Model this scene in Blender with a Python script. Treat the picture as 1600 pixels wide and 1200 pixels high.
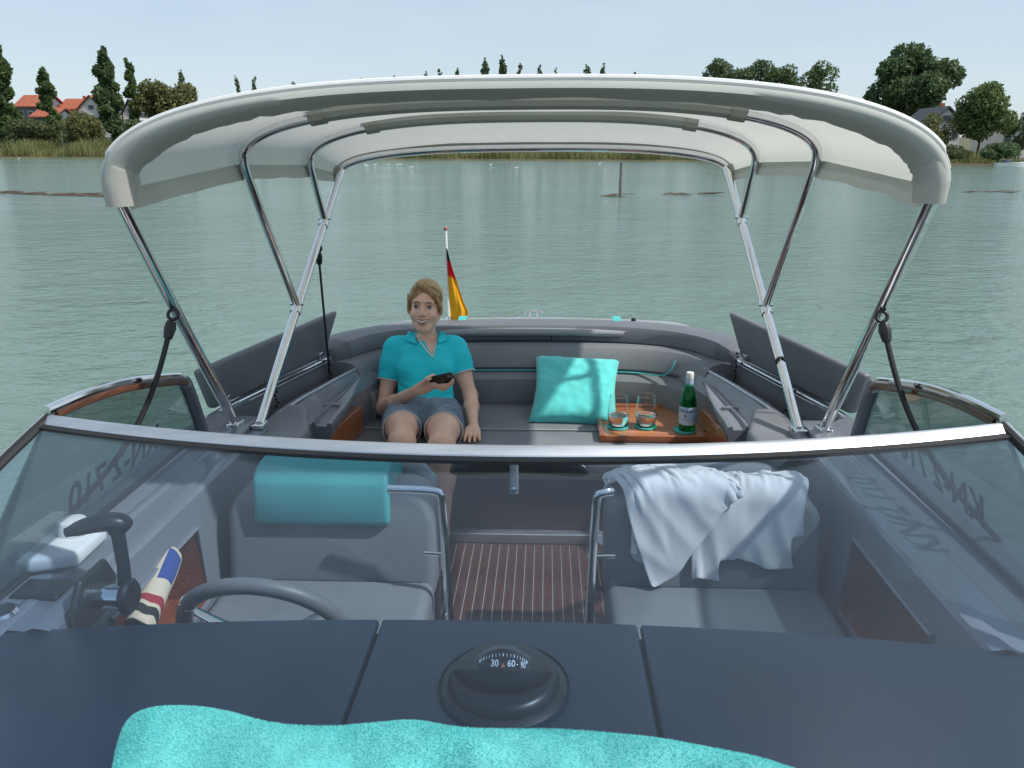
import bpy, bmesh, math, random
import numpy as np
from mathutils import Vector, Matrix, noise as mnoise
for o in list(bpy.data.objects): bpy.data.objects.remove(o)
S = bpy.context.scene
R = math.radians
# ------------------------------------------------------------------ camera, sky, sun, exposure
F_PX, PITCH, YAW, ROLL = 1195.0, R(17.1), R(2.5), R(0.22)
CAM = np.array([.067, 0., 2.0])
cf = np.array([-math.sin(YAW)*math.cos(PITCH), math.cos(YAW)*math.cos(PITCH), -math.sin(PITCH)])
r0 = np.array([math.cos(YAW), math.sin(YAW), 0.]); u0 = np.cross(r0, cf)
cr = r0*math.cos(ROLL)+u0*math.sin(ROLL); cu = u0*math.cos(ROLL)-r0*math.sin(ROLL)
cd = bpy.data.cameras.new('camera'); cam = bpy.data.objects.new('camera', cd); S.collection.objects.link(cam)
cam.matrix_world = Matrix(((cr[0], cu[0], -cf[0], CAM[0]), (cr[1], cu[1], -cf[1], CAM[1]), (cr[2], cu[2], -cf[2], CAM[2]), (0, 0, 0, 1)))
cd.sensor_width = 36; cd.lens = 36*F_PX/1600; cd.clip_start = .02; cd.clip_end = 9000
S.camera = cam
SUNV = Vector((.80, -.20, 1.0)).normalized()          # towards the sun
EL = math.asin(SUNV.z); AZ = math.atan2(SUNV.x, SUNV.y)
W = bpy.data.worlds.new('World'); S.world = W; W.use_nodes = True
wn, wl = W.node_tree.nodes, W.node_tree.links
wn.clear()
wo = wn.new('ShaderNodeOutputWorld'); bg = wn.new('ShaderNodeBackground'); sk = wn.new('ShaderNodeTexSky')
sk.sky_type = 'NISHITA'; sk.sun_disc = False; sk.sun_elevation = EL; sk.sun_rotation = AZ
sk.altitude = 400; sk.air_density = 1.0; sk.dust_density = 1.2; sk.ozone_density = 1.5
# thin high cloud veil, the same all over the sky
tc = wn.new('ShaderNodeTexCoord'); mp = wn.new('ShaderNodeMapping'); mp.inputs['Scale'].default_value = (1.2, 1.2, 5)
nz = wn.new('ShaderNodeTexNoise'); nz.inputs['Scale'].default_value = 2.2; nz.inputs['Detail'].default_value = 7; nz.inputs['Roughness'].default_value = .55
rp = wn.new('ShaderNodeMapRange'); rp.inputs['From Min'].default_value = .35; rp.inputs['From Max'].default_value = .75
rp.inputs['To Min'].default_value = .50; rp.inputs['To Max'].default_value = .74
mxw = wn.new('ShaderNodeMixRGB'); mxw.inputs['Color2'].default_value = (5.15, 6.05, 6.8, 1)
wl.new(tc.outputs['Generated'], mp.inputs['Vector']); wl.new(mp.outputs[0], nz.inputs['Vector']); wl.new(nz.outputs['Fac'], rp.inputs['Value'])
wl.new(rp.outputs[0], mxw.inputs['Fac']); wl.new(sk.outputs[0], mxw.inputs['Color1']); wl.new(mxw.outputs[0], bg.inputs['Color'])
bg.inputs['Strength'].default_value = .115
wl.new(bg.outputs[0], wo.inputs[0])
sd = bpy.data.lights.new('sun', 'SUN'); sd.energy = 3.7; sd.angle = R(1.4); sd.color = (1, .955, .88)
so = bpy.data.objects.new('sun', sd); S.collection.objects.link(so); so.rotation_euler = SUNV.to_track_quat('Z', 'Y').to_euler()
S.view_settings.view_transform = 'Standard'; S.view_settings.look = 'None'; S.view_settings.exposure = 0.22; S.view_settings.gamma = 1
try:
    S.cycles.max_bounces = 12; S.cycles.transmission_bounces = 12; S.cycles.transparent_max_bounces = 16; S.cycles.caustics_reflective = False; S.cycles.caustics_refractive = False
except Exception: pass

# ------------------------------------------------------------------ helpers
rng = np.random.default_rng(7); random.seed(7)
def ray(x, y): return cf+cr*(x-800)/F_PX+cu*(600-y)/F_PX
def at_y(x, y, Y): d = ray(x, y); return CAM+d*(Y/d[1])
def at_z(x, y, z): d = ray(x, y); return CAM+d*((z-CAM[2])/d[2])
C = S.collection
MATS = {}
def nodes(name):
    m = bpy.data.materials.new(name); m.use_nodes = True; MATS[name] = m
    n = m.node_tree.nodes; return m, n, m.node_tree.links, n['Principled BSDF'], n['Material Output']
def mat(name, col, rough=.5, metal=0, var=0, vscale=8, bump=0, bscale=200, spec=.5, coat=0, sheen=0, stretch=None, col2=None, detail=4):
    m, n, l, b, o = nodes(name)
    b.inputs['Base Color'].default_value = (*col, 1); b.inputs['Roughness'].default_value = rough
    b.inputs['Metallic'].default_value = metal; b.inputs['Specular IOR Level'].default_value = spec
    b.inputs['Coat Weight'].default_value = coat; b.inputs['Coat Roughness'].default_value = .06
    if sheen: b.inputs['Sheen Weight'].default_value = sheen
    tcx = n.new('ShaderNodeTexCoord'); src = tcx.outputs['Object']
    if stretch:
        mm = n.new('ShaderNodeMapping'); mm.inputs['Scale'].default_value = stretch; l.new(src, mm.inputs[0]); src = mm.outputs[0]
    if var or col2:
        t = n.new('ShaderNodeTexNoise'); t.inputs['Scale'].default_value = vscale; t.inputs['Detail'].default_value = detail; l.new(src, t.inputs['Vector'])
        cr_ = n.new('ShaderNodeValToRGB'); e = cr_.color_ramp.elements
        c2 = col2 or tuple(min(1, c*(1+var)) for c in col); c1 = col if col2 else tuple(c*(1-var) for c in col)
        e[0].position = .32; e[1].position = .68; e[0].color = (*c1, 1); e[1].color = (*c2, 1)
        l.new(t.outputs['Fac'], cr_.inputs[0]); l.new(cr_.outputs[0], b.inputs['Base Color'])
        r2 = n.new('ShaderNodeMapRange'); r2.inputs['To Min'].default_value = max(0, rough*.8); r2.inputs['To Max'].default_value = min(1, rough*1.25)
        l.new(t.outputs['Fac'], r2.inputs['Value']); l.new(r2.outputs[0], b.inputs['Roughness'])
    if bump:
        t2 = n.new('ShaderNodeTexNoise'); t2.inputs['Scale'].default_value = bscale; t2.inputs['Detail'].default_value = 3; l.new(src, t2.inputs['Vector'])
        bp = n.new('ShaderNodeBump'); bp.inputs['Strength'].default_value = bump; bp.inputs['Distance'].default_value = .002
        l.new(t2.outputs['Fac'], bp.inputs['Height']); l.new(bp.outputs[0], b.inputs['Normal'])
    return m
vinyl = mat('grey_vinyl', (.185, .195, .212), .48, var=.10, vscale=5, bump=.25, bscale=420)
vinyl_d = mat('dark_grey_vinyl', (.145, .154, .172), .46, var=.10, vscale=5, bump=.25, bscale=420)
gelcoat = mat('grey_gelcoat', (.19, .205, .235), .22, var=.06, vscale=3, coat=.3)
deckgel = mat('light_gelcoat', (.33, .34, .36), .3, var=.06, vscale=3)
navy = mat('navy_dash_cover', (.008, .022, .042), .34, var=.2, vscale=3, bump=.2, bscale=300)
hullm = mat('hull_paint', (.012, .016, .024), .12, coat=.5)
blackpl = mat('black_plastic', (.012, .012, .014), .35)
rubber = mat('black_rubber', (.010, .010, .011), .55)
cavity = mat('well_shade_and_seams', (.006, .007, .009), .8)  # near-black: shade painted into the open side wells, also seam lines
chrome = mat('polished_steel', (.78, .79, .80), .07, metal=1, var=.04, vscale=30)
alu = mat('brushed_aluminium', (.64, .66, .69), .45, metal=1, var=.06, vscale=6, stretch=(1, 8, 8))
turq = mat('turquoise_vinyl', (.075, .42, .42), .45, var=.08, vscale=6, bump=.2, bscale=420)
turqcloth = mat('turquoise_plush', (.10, .60, .58), .9, var=.12, vscale=14, bump=.6, bscale=260, sheen=.4)
turqsil = mat('turquoise_silicone', (.07, .50, .47), .5)
white = mat('white_plastic', (.74, .74, .73), .35, var=.04, vscale=9)
whitem = mat('white_paint', (.78, .78, .77), .4)
caulk = mat('pale_caulk', (.72, .66, .62), .6)
def wood(name, c1, c2, rough, coat, stretch, scale=5):
    m = mat(name, c1, rough, col2=c2, vscale=scale, stretch=stretch, coat=coat, detail=8); return m
mahog = wood('varnished_mahogany', (.25, .065, .022), (.42, .15, .055), .3, .8, (1.2, 26, 26))
mahogY = wood('varnished_mahogany_lengthwise', (.16, .036, .012), (.32, .09, .03), .3, .8, (26, 1.2, 26))
teak = wood('brown_floor_plank', (.060, .026, .020), (.12, .055, .042), .45, .2, (40, 1.5, 40))
panelw = wood('dark_mahogany_panel', (.045, .016, .011), (.085, .030, .020), .4, .4, (2, 20, 20))
def striped_wood():
    m, n, l, b, o = nodes('striped_tray_wood')
    tcx = n.new('ShaderNodeTexCoord'); s = n.new('ShaderNodeSeparateXYZ'); l.new(tcx.outputs['Object'], s.inputs[0])
    mu = n.new('ShaderNodeMath'); mu.operation = 'MULTIPLY'; mu.inputs[1].default_value = 27.0; l.new(s.outputs['Y'], mu.inputs[0])
    fr = n.new('ShaderNodeMath'); fr.operation = 'FRACT'; l.new(mu.outputs[0], fr.inputs[0])
    gt = n.new('ShaderNodeMath'); gt.operation = 'GREATER_THAN'; gt.inputs[1].default_value = .80; l.new(fr.outputs[0], gt.inputs[0])
    mm = n.new('ShaderNodeMapping'); mm.inputs['Scale'].default_value = (2, 40, 40); l.new(tcx.outputs['Object'], mm.inputs[0])
    t = n.new('ShaderNodeTexNoise'); t.inputs['Scale'].default_value = 3; t.inputs['Detail'].default_value = 8; l.new(mm.outputs[0], t.inputs['Vector'])
    c = n.new('ShaderNodeValToRGB'); c.color_ramp.elements[0].color = (.32, .10, .035, 1); c.color_ramp.elements[1].color = (.54, .22, .09, 1)
    c.color_ramp.elements[0].position = .3; c.color_ramp.elements[1].position = .7
    l.new(t.outputs['Fac'], c.inputs[0]); mx = n.new('ShaderNodeMixRGB'); mx.inputs['Color2'].default_value = (.56, .27, .13, 1)
    l.new(gt.outputs[0], mx.inputs['Fac']); l.new(c.outputs[0], mx.inputs['Color1']); l.new(mx.outputs[0], b.inputs['Base Color'])
    b.inputs['Roughness'].default_value = .25; b.inputs['Coat Weight'].default_value = .9; b.inputs['Coat Roughness'].default_value = .05
    return m
traywood = striped_wood()
def pane(name, tint, ior=1.5, rough=0.0, gain=1.0):
    m, n, l, b, o = nodes(name); n.remove(b)
    g = n.new('ShaderNodeNewGeometry'); mi = n.new('ShaderNodeMapRange'); mi.inputs['To Min'].default_value = ior; mi.inputs['To Max'].default_value = 1/ior
    l.new(g.outputs['Backfacing'], mi.inputs['Value']); fr = n.new('ShaderNodeFresnel'); l.new(mi.outputs[0], fr.inputs['IOR'])
    gm = n.new('ShaderNodeMath'); gm.operation = 'MULTIPLY'; gm.inputs[1].default_value = gain; gm.use_clamp = True; l.new(fr.outputs[0], gm.inputs[0])
    t = n.new('ShaderNodeBsdfTransparent'); t.inputs[0].default_value = (*tint, 1)
    gl = n.new('ShaderNodeBsdfGlossy'); gl.inputs['Roughness'].default_value = rough; gl.inputs['Color'].default_value = (1, 1, 1, 1)
    mx = n.new('ShaderNodeMixShader'); l.new(gm.outputs[0], mx.inputs[0]); l.new(t.outputs[0], mx.inputs[1]); l.new(gl.outputs[0], mx.inputs[2]); l.new(mx.outputs[0], o.inputs[0])
    return m
wglass = pane('tinted_windscreen_glass', (.78, .85, .92), 1.46)
def dusty_veil(m, amount):                                          # bluish dust film, added to paint a milky reflection veil over the pane
    n, l = m.node_tree.nodes, m.node_tree.links; o = n['Material Output']; src = o.inputs[0].links[0].from_socket
    d = n.new('ShaderNodeBsdfDiffuse'); d.inputs[0].default_value = (.55, .64, .76, 1); t_ = n.new('ShaderNodeTexCoord'); z_ = n.new('ShaderNodeTexNoise'); z_.inputs['Scale'].default_value = 2.6; z_.inputs['Detail'].default_value = 6
    r_ = n.new('ShaderNodeMapRange'); r_.inputs['From Min'].default_value = .3; r_.inputs['From Max'].default_value = .75; r_.inputs['To Min'].default_value = amount*.45; r_.inputs['To Max'].default_value = amount*1.6
    l.new(t_.outputs['Object'], z_.inputs['Vector']); l.new(z_.outputs['Fac'], r_.inputs['Value']); x_ = n.new('ShaderNodeMixShader'); l.new(r_.outputs[0], x_.inputs[0]); l.new(src, x_.inputs[1]); l.new(d.outputs[0], x_.inputs[2]); l.new(x_.outputs[0], o.inputs[0])
dusty_veil(wglass, .004)
sglass = pane('tinted_side_glass', (.56, .62, .62))
clear = pane('clear_glass', (.985, .99, .99), 1.45)
def refr(name, col, ior):
    m, n, l, b, o = nodes(name); b.inputs['Base Color'].default_value = (*col, 1); b.inputs['Roughness'].default_value = 0; b.inputs['IOR'].default_value = ior; b.inputs['Transmission Weight'].default_value = 1; return m
tumbler = refr('tumbler_glass', (1, 1, 1), 1.45); drink = refr('still_water', (.98, .99, .99), 1.33)
gbottle = pane('green_bottle_glass', (.26, .80, .50), 1.5)
def fabric(name, col, trans, var=.05, bump=.15, bscale=300, vscale=4):
    m = mat(name, col, .85, var=var, vscale=vscale, bump=bump, bscale=bscale)
    n, l = m.node_tree.nodes, m.node_tree.links; b = n['Principled BSDF']; o = n['Material Output']
    t = n.new('ShaderNodeBsdfTranslucent'); t.inputs[0].default_value = (*col, 1)
    mx = n.new('ShaderNodeMixShader'); mx.inputs[0].default_value = trans; l.new(b.outputs[0], mx.inputs[1]); l.new(t.outputs[0], mx.inputs[2]); l.new(mx.outputs[0], o.inputs[0])
    return m
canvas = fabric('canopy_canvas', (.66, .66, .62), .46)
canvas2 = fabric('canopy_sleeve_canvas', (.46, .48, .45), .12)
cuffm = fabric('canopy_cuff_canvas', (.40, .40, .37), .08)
shirtw = fabric('white_cotton', (.80, .80, .82), .15, bump=.1)
terry = fabric('turquoise_terry', (.20, .71, .71), .35, var=.08, vscale=22, bump=.5, bscale=240)
skin = mat('skin', (.84, .52, .385), .5, var=.07, vscale=14, spec=.35)
skin.node_tree.nodes['Principled BSDF'].inputs['Subsurface Weight'].default_value = .08
skin.node_tree.nodes['Principled BSDF'].inputs['Subsurface Radius'].default_value = (.01, .004, .002)
polo = mat('turquoise_pique', (.018, .64, .73), .85, var=.08, vscale=9, bump=.25, bscale=700)
polow = mat('white_trim', (.72, .74, .74), .8)
denim = mat('blue_denim', (.12, .17, .24), .9, col2=(.27, .33, .40), vscale=11, bump=.3, bscale=600)
frayed = mat('frayed_denim_edge', (.62, .55, .47), .9, var=.1)
hairm = mat('dark_blond_hair', (.22, .125, .055), .45, col2=(.52, .34, .165), vscale=6, stretch=(34, 4, 5), bump=.35, bscale=14)
hairl = mat('light_blond_hair', (.42, .27, .12), .45, col2=(.66, .47, .25), vscale=9, stretch=(20, 4, 5))
browm = mat('brow', (.10, .055, .03), .7)
lipm = mat('lips', (.42, .135, .12), .4)
teethm = mat('teeth', (.75, .72, .66), .3)
eyem = mat('eye_dark', (.035, .035, .04), .2)
eyew = mat('eye_white', (.42, .40, .38), .3)

class MB:
    def __init__(s): s.v = []; s.f = []
    def add(s, v, f):
        o = len(s.v); s.v += [tuple(map(float, p)) for p in v]; s.f += [tuple(i+o for i in q) for q in f]; return s
    def box(s, a, b, rot=None, piv=None):
        x0, y0, z0 = a; x1, y1, z1 = b
        v = [(x, y, z) for z in (z0, z1) for y in (y0, y1) for x in (x0, x1)]
        if rot is not None:
            pv = Vector(piv if piv is not None else [(p+q)/2 for p, q in zip(a, b)]); v = [tuple(rot @ (Vector(p)-pv)+pv) for p in v]
        return s.add(v, [(0, 2, 3, 1), (4, 5, 7, 6), (0, 1, 5, 4), (2, 6, 7, 3), (0, 4, 6, 2), (1, 3, 7, 5)])
    def tube(s, pts, r, n=12, closed=False, caps=True, squash=None):
        P = [Vector(p) for p in pts]; N = len(P); rs = r if hasattr(r, '__len__') else [r]*N
        v = []; up = None
        for i in range(N):
            if closed: t = P[(i+1) % N]-P[i-1]
            else: t = P[min(i+1, N-1)]-P[max(i-1, 0)]
            t.normalize()
            if up is None:
                up = Vector((0, 0, 1)) if abs(t.z) < .9 else Vector((0, 1, 0))
            a = t.cross(up).normalized(); up = a.cross(t).normalized()
            sx, sy = squash if squash else (1, 1)
            for k in range(n):
                q = 2*math.pi*k/n; v.append(P[i]+(a*math.cos(q)*sx+up*math.sin(q)*sy)*rs[i])
        f = []
        for i in range(N if closed else N-1):
            j = (i+1) % N
            for k in range(n): f.append((i*n+k, j*n+k, j*n+(k+1) % n, i*n+(k+1) % n))
        if caps and not closed: f += [tuple(range(n)), tuple(range((N-1)*n, N*n))[::-1]]
        f = [q[::-1] for q in f]
        return s.add(v, f)
    def lathe(s, prof, c=(0, 0, 0), n=32, axis=None, cap=True):
        M = Matrix() if axis is None else Vector(axis).to_track_quat('Z', 'Y').to_matrix().to_4x4()
        v = []; N = len(prof)
        for r_, z in prof:
            for k in range(n):
                q = 2*math.pi*k/n; v.append(tuple(M @ Vector((r_*math.cos(q), r_*math.sin(q), z))+Vector(c)))
        f = [(i*n+k, i*n+(k+1) % n, (i+1)*n+(k+1) % n, (i+1)*n+k) for i in range(N-1) for k in range(n)]
        if cap: f += [tuple(range(n))[::-1], tuple(range((N-1)*n, N*n))]
        return s.add(v, f)
    def grid(s, G, flip=False):
        G = np.asarray(G, float); a, b = G.shape[:2]
        f = [(i*b+j, (i+1)*b+j, (i+1)*b+j+1, i*b+j+1) for i in range(a-1) for j in range(b-1)]
        if flip: f = [q[::-1] for q in f]
        return s.add(G.reshape(-1, 3), f)
    def prism(s, poly, d):                      # closed polygon (3d pts) extruded by vector d
        n = len(poly); d = Vector(d); v = [Vector(p) for p in poly]; v += [p+d for p in v]
        f = [tuple(range(n)), tuple(range(n, 2*n))[::-1]]+[(i, i+n, (i+1) % n+n, (i+1) % n) for i in range(n)]
        return s.add(v, f)
    def loft(s, rings, cap=True, closed=True):  # rings: list of equal-length point lists
        n = len(rings[0]); v = [p for r_ in rings for p in r_]
        f = [(i*n+k, i*n+(k+1) % n, (i+1)*n+(k+1) % n, (i+1)*n+k) for i in range(len(rings)-1) for k in range(n if closed else n-1)]
        if cap: f += [tuple(range(n))[::-1], tuple(range((len(rings)-1)*n, len(rings)*n))]
        return s.add(v, f)
    def build(s, name, m, parent=None, smooth=True, bevel=0, seg=3, angle=35, solid=0, sub=0, fix=True, root=None):
        me = bpy.data.meshes.new(name); me.from_pydata(s.v, [], s.f)
        if fix:
            b = bmesh.new(); b.from_mesh(me); bmesh.ops.recalc_face_normals(b, faces=b.faces); b.to_mesh(me); b.free()
        return link(name, me, m, parent, smooth, bevel, seg, angle, solid, sub)
def link(name, me, m, parent=None, smooth=True, bevel=0, seg=3, angle=35, solid=0, sub=0):
    me.materials.append(m)
    if smooth:
        me.polygons.foreach_set('use_smooth', [True]*len(me.polygons)); me.set_sharp_from_angle(angle=R(angle))
    o = bpy.data.objects.new(name, me); C.objects.link(o)
    if solid: q = o.modifiers.new('s', 'SOLIDIFY'); q.thickness = solid; q.offset = 0
    if sub: q = o.modifiers.new('u', 'SUBSURF'); q.levels = sub; q.render_levels = sub
    if bevel: q = o.modifiers.new('b', 'BEVEL'); q.width = bevel; q.segments = seg; q.limit_method = 'ANGLE'; q.angle_limit = R(30); me.polygons.foreach_set('use_smooth', [True]*len(me.polygons)); me.set_sharp_from_angle(angle=R(180))
    if parent is not None: par(o, parent)
    return o
def par(o, p):
    o.parent = p; o.matrix_parent_inverse = Matrix.Translation(-p.location)
def tag(o, label, cat, group=None, kind=None):
    if label: o['label'] = label
    if cat: o['category'] = cat
    if group: o['group'] = group
    if kind: o['kind'] = kind
    return o
def thing(name, loc, label, cat, group=None):
    o = bpy.data.objects.new(name, None); o.empty_display_size = .05; C.objects.link(o); o.location = loc; return tag(o, label, cat, group)
def structure(o): o['kind'] = 'structure'; return o
def fast(name, V, Fq, m, parent=None, smooth=False):
    V = np.asarray(V, np.float32); Fq = np.asarray(Fq, np.int32); k = Fq.shape[1]
    me = bpy.data.meshes.new(name); me.vertices.add(len(V)); me.vertices.foreach_set('co', V.ravel())
    me.loops.add(Fq.size); me.loops.foreach_set('vertex_index', Fq.ravel()); me.polygons.add(len(Fq))
    me.polygons.foreach_set('loop_start', np.arange(0, Fq.size, k, dtype=np.int32)); me.update(calc_edges=True); me.validate()
    me.materials.append(m)
    if smooth: me.polygons.foreach_set('use_smooth', [True]*len(me.polygons))
    o = bpy.data.objects.new(name, me); C.objects.link(o)
    if parent is not None: par(o, parent)
    return o
def text_verts(body, size, bold=0.0):
    cu_ = bpy.data.curves.new('t', 'FONT'); cu_.body = body; cu_.size = size; cu_.align_x = 'CENTER'; cu_.align_y = 'CENTER'; cu_.offset = bold; cu_.resolution_u = 3
    o = bpy.data.objects.new('t', cu_); C.objects.link(o); dg = bpy.context.evaluated_depsgraph_get()
    me = bpy.data.meshes.new_from_object(o.evaluated_get(dg)); v = [tuple(p.co) for p in me.vertices]; f = [tuple(p.vertices) for p in me.polygons]
    bpy.data.objects.remove(o); bpy.data.curves.remove(cu_); bpy.data.meshes.remove(me); return v, f
def arc(c, a, b, r, t0, t1, n):
    c, a, b = Vector(c), Vector(a), Vector(b); return [c+(a*math.cos(t0+(t1-t0)*i/n)+b*math.sin(t0+(t1-t0)*i/n))*r for i in range(n+1)]
def smoothpath(P, it=3):
    P = [np.array(p, float) for p in P]
    for _ in range(it):
        Q = [P[0]]
        for a, b in zip(P[:-1], P[1:]): Q += [a*.75+b*.25, a*.25+b*.75]
        Q.append(P[-1]); P = Q
    return P
def mirror(pts): return [(-p[0], p[1], p[2]) for p in pts]
def interp(x, xs, ys): return float(np.interp(x, xs, ys))
# ------------------------------------------------------------------ setting: lake, shore
def water_mat():
    m, n, l, b, o = nodes('lake_water')
    b.inputs['Base Color'].default_value = (.135, .215, .185, 1); b.inputs['Roughness'].default_value = .09; b.inputs['IOR'].default_value = 1.333
    tcx = n.new('ShaderNodeTexCoord'); hs = []
    for sc, st, det, w in ((.45, (1, 1.5, 1), 3, .55), (1.9, (1, 1.6, 1), 5, .42), (6.0, (1, 1.7, 1), 5, .17)):
        mm = n.new('ShaderNodeMapping'); mm.inputs['Scale'].default_value = st; mm.inputs['Rotation'].default_value = (0, 0, R(8*sc)); l.new(tcx.outputs['Object'], mm.inputs[0])
        t = n.new('ShaderNodeTexNoise'); t.inputs['Scale'].default_value = sc; t.inputs['Detail'].default_value = det; t.inputs['Roughness'].default_value = .55; t.inputs['Distortion'].default_value = .4
        l.new(mm.outputs[0], t.inputs['Vector']); q = n.new('ShaderNodeMath'); q.operation = 'MULTIPLY'; q.inputs[1].default_value = w; l.new(t.outputs['Fac'], q.inputs[0]); hs.append(q)
    a = n.new('ShaderNodeMath'); l.new(hs[0].outputs[0], a.inputs[0]); l.new(hs[1].outputs[0], a.inputs[1])
    a2 = n.new('ShaderNodeMath'); l.new(a.outputs[0], a2.inputs[0]); l.new(hs[2].outputs[0], a2.inputs[1])
    wp_ = n.new('ShaderNodeTexNoise'); wp_.inputs['Scale'].default_value = .055; wp_.inputs['Detail'].default_value = 3; l.new(tcx.outputs['Object'], wp_.inputs['Vector']); wr = n.new('ShaderNodeMapRange'); wr.inputs['From Min'].default_value = .3; wr.inputs['From Max'].default_value = .7; wr.inputs['To Min'].default_value = .45; wr.inputs['To Max'].default_value = 1.5; l.new(wp_.outputs['Fac'], wr.inputs['Value'])
    a3 = n.new('ShaderNodeMath'); a3.operation = 'MULTIPLY'; l.new(a2.outputs[0], a3.inputs[0]); l.new(wr.outputs[0], a3.inputs[1]); a2 = a3
    bp = n.new('ShaderNodeBump'); bp.inputs['Strength'].default_value = 1; bp.inputs['Distance'].default_value = .21; l.new(a2.outputs[0], bp.inputs['Height']); l.new(bp.outputs[0], b.inputs['Normal'])
    return m
structure(MB().add([(-4000, -4000, 0), (4000, -4000, 0), (4000, 4000, 0), (-4000, 4000, 0)], [(0, 1, 2, 3)]).build('lake_water', water_mat(), smooth=False))
landm = mat('shore_soil', (.06, .065, .03), .95, col2=(.12, .11, .06), vscale=.3)
# shoreline in plan (x, y)
SHORE = [(-520, 150), (-170, 150), (-95, 141), (-50, 138), (-20, 138), (10, 136), (35, 130), (52, 118), (66, 106), (90, 98), (420, 80)]
V = []; Fc = []
rows = ((-.4, -.4), (0.6, .25), (6, .6), (40, 1.2), (120, 3), (400, 9), (1500, 26))
for x, y in SHORE:
    for d, z in rows: V.append((x*(1+d/1500*2), y+d, z))
k = len(rows)
for i in range(len(SHORE)-1):
    for j in range(k-1): Fc.append((i*k+j, (i+1)*k+j, (i+1)*k+j+1, i*k+j+1))
structure(MB().add(V, Fc).build('shore_land', landm))
def shore_y(x): return interp(x, [p[0] for p in SHORE], [p[1] for p in SHORE])
def leafmat(name, c1, c2, trans=.42):
    m, n, l, b, o = nodes(name)
    g = n.new('ShaderNodeNewGeometry'); c = n.new('ShaderNodeValToRGB'); c.color_ramp.elements[0].color = (*c1, 1); c.color_ramp.elements[1].color = (*c2, 1)
    l.new(g.outputs['Random Per Island'], c.inputs[0]); l.new(c.outputs[0], b.inputs['Base Color']); b.inputs['Roughness'].default_value = .6; b.inputs['Specular IOR Level'].default_value = .25
    t = n.new('ShaderNodeBsdfTranslucent'); l.new(c.outputs[0], t.inputs[0]); mx = n.new('ShaderNodeMixShader'); mx.inputs[0].default_value = trans
    l.new(b.outputs[0], mx.inputs[1]); l.new(t.outputs[0], mx.inputs[2]); l.new(mx.outputs[0], o.inputs[0]); return m
LM = {'dark': leafmat('dark_foliage', (.070, .115, .052), (.145, .205, .095)), 'mid': leafmat('green_foliage', (.070, .118, .044), (.15, .215, .082)),
      'olive': leafmat('olive_foliage', (.10, .12, .042), (.21, .21, .085)), 'light': leafmat('pale_foliage', (.09, .135, .045), (.20, .25, .10)),
      'shrub': leafmat('shrub_foliage', (.07, .095, .042), (.155, .17, .08))}
reedm = leafmat('reed_blades', (.19, .20, .08), (.38, .37, .17)); reedg = leafmat('green_reed_blades', (.12, .15, .05), (.26, .28, .11))
bark = mat('bark', (.10, .08, .06), .9, var=.3, vscale=3)
def leaves(centers, radii, n, size, flat=.5):
    centers = np.array(centers, float); radii = np.array(radii, float); w = (radii.prod(1))**.66; w /= w.sum()
    idx = rng.choice(len(centers), n, p=w); d = rng.normal(size=(n, 3)); d /= np.linalg.norm(d, axis=1)[:, None]
    rad = rng.uniform(.45, 1.04, n)**.55; p = centers[idx]+d*rad[:, None]*radii[idx]
    nrm = d*flat+rng.normal(size=(n, 3))*.6; nrm /= np.linalg.norm(nrm, axis=1)[:, None]
    a = np.cross(nrm, rng.normal(size=(n, 3))); a /= np.linalg.norm(a, axis=1)[:, None]; b = np.cross(nrm, a)
    s = size*rng.uniform(.6, 1.35, n)[:, None]
    V = np.stack([p+a*s, p+b*s*.6, p-a*s, p-b*s*.6], 1).reshape(-1, 3); Fq = np.arange(n*4).reshape(n, 4); return V, Fq
def tree(name, px, ptop, wpx, Y, shape, lm, label, group, n=2600, base=None, cat='tree'):
    c = at_y(px, 200, Y); top = at_y(px, ptop, Y)[2]; k = np.linalg.norm(at_y(px, ptop, Y)-CAM)/math.hypot(F_PX, 400); w = wpx/2*Y/F_PX*1.0
    z0 = base if base is not None else .8+max(0, Y-140)*.02; x, h = c[0], top-z0
    T = thing(name, (x, Y, z0), label, cat, group); cen = []; rad = []
    if shape == 'poplar':
        if wpx < 22: w *= 1.45
        for i in range(30):
            t = (i+.5)/30; ww = w*max(.14, (1-abs(t-.40)**2.6*2.6))*random.uniform(.30, .62); th = random.uniform(0, 6.283); cen.append((x+math.cos(th)*ww*.85, Y+math.sin(th)*ww*.8, z0+h*(.05+.93*t))); rad.append((ww*.80, ww*.80, h*random.uniform(.035, .07)))
    else:
        lo = .28 if shape == 'round' else .05
        for i in range(26 if wpx > 60 else 16):
            th = random.uniform(0, 6.283); t = random.random(); e = math.sqrt(max(0, 1-(2*t-1)**2))*random.uniform(.35, .8)
            cen.append((x+math.cos(th)*e*w*.95, Y+math.sin(th)*e*w*.8, z0+h*(lo+(1-lo)*(.14+.72*t)))); q = random.uniform(.24, .40); rad.append((q*w, q*w, min(q*w*.9, h*.2)))
    ztop = max(c_[2]+r_[2] for c_, r_ in zip(cen, rad)); sc = (z0+h-z0)/(ztop-z0)
    cen = [(a, b, z0+(q-z0)*sc) for a, b, q in cen]
    Vv, Fq = leaves(cen, rad, int(n*1.9), max(.14, w*.050 if shape != 'poplar' else w*.20)); fast('crown', Vv, Fq, LM[lm], T)
    mb = MB(); tw = max(.12, h*.018); mb.tube([(x, Y, z0-.4), (x+.03*w, Y, z0+h*.35), (x, Y, z0+h*.8)], [tw, tw*.75, tw*.2], 7)
    if shape != 'poplar':
        for c_ in cen[::3]: mb.tube([(x, Y, z0+h*.22), ((x+c_[0])/2, (Y+c_[1])/2, z0+h*.42), c_], [tw*.5, tw*.35, tw*.1], 5)
    mb.build('trunk', bark, T); return T
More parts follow.
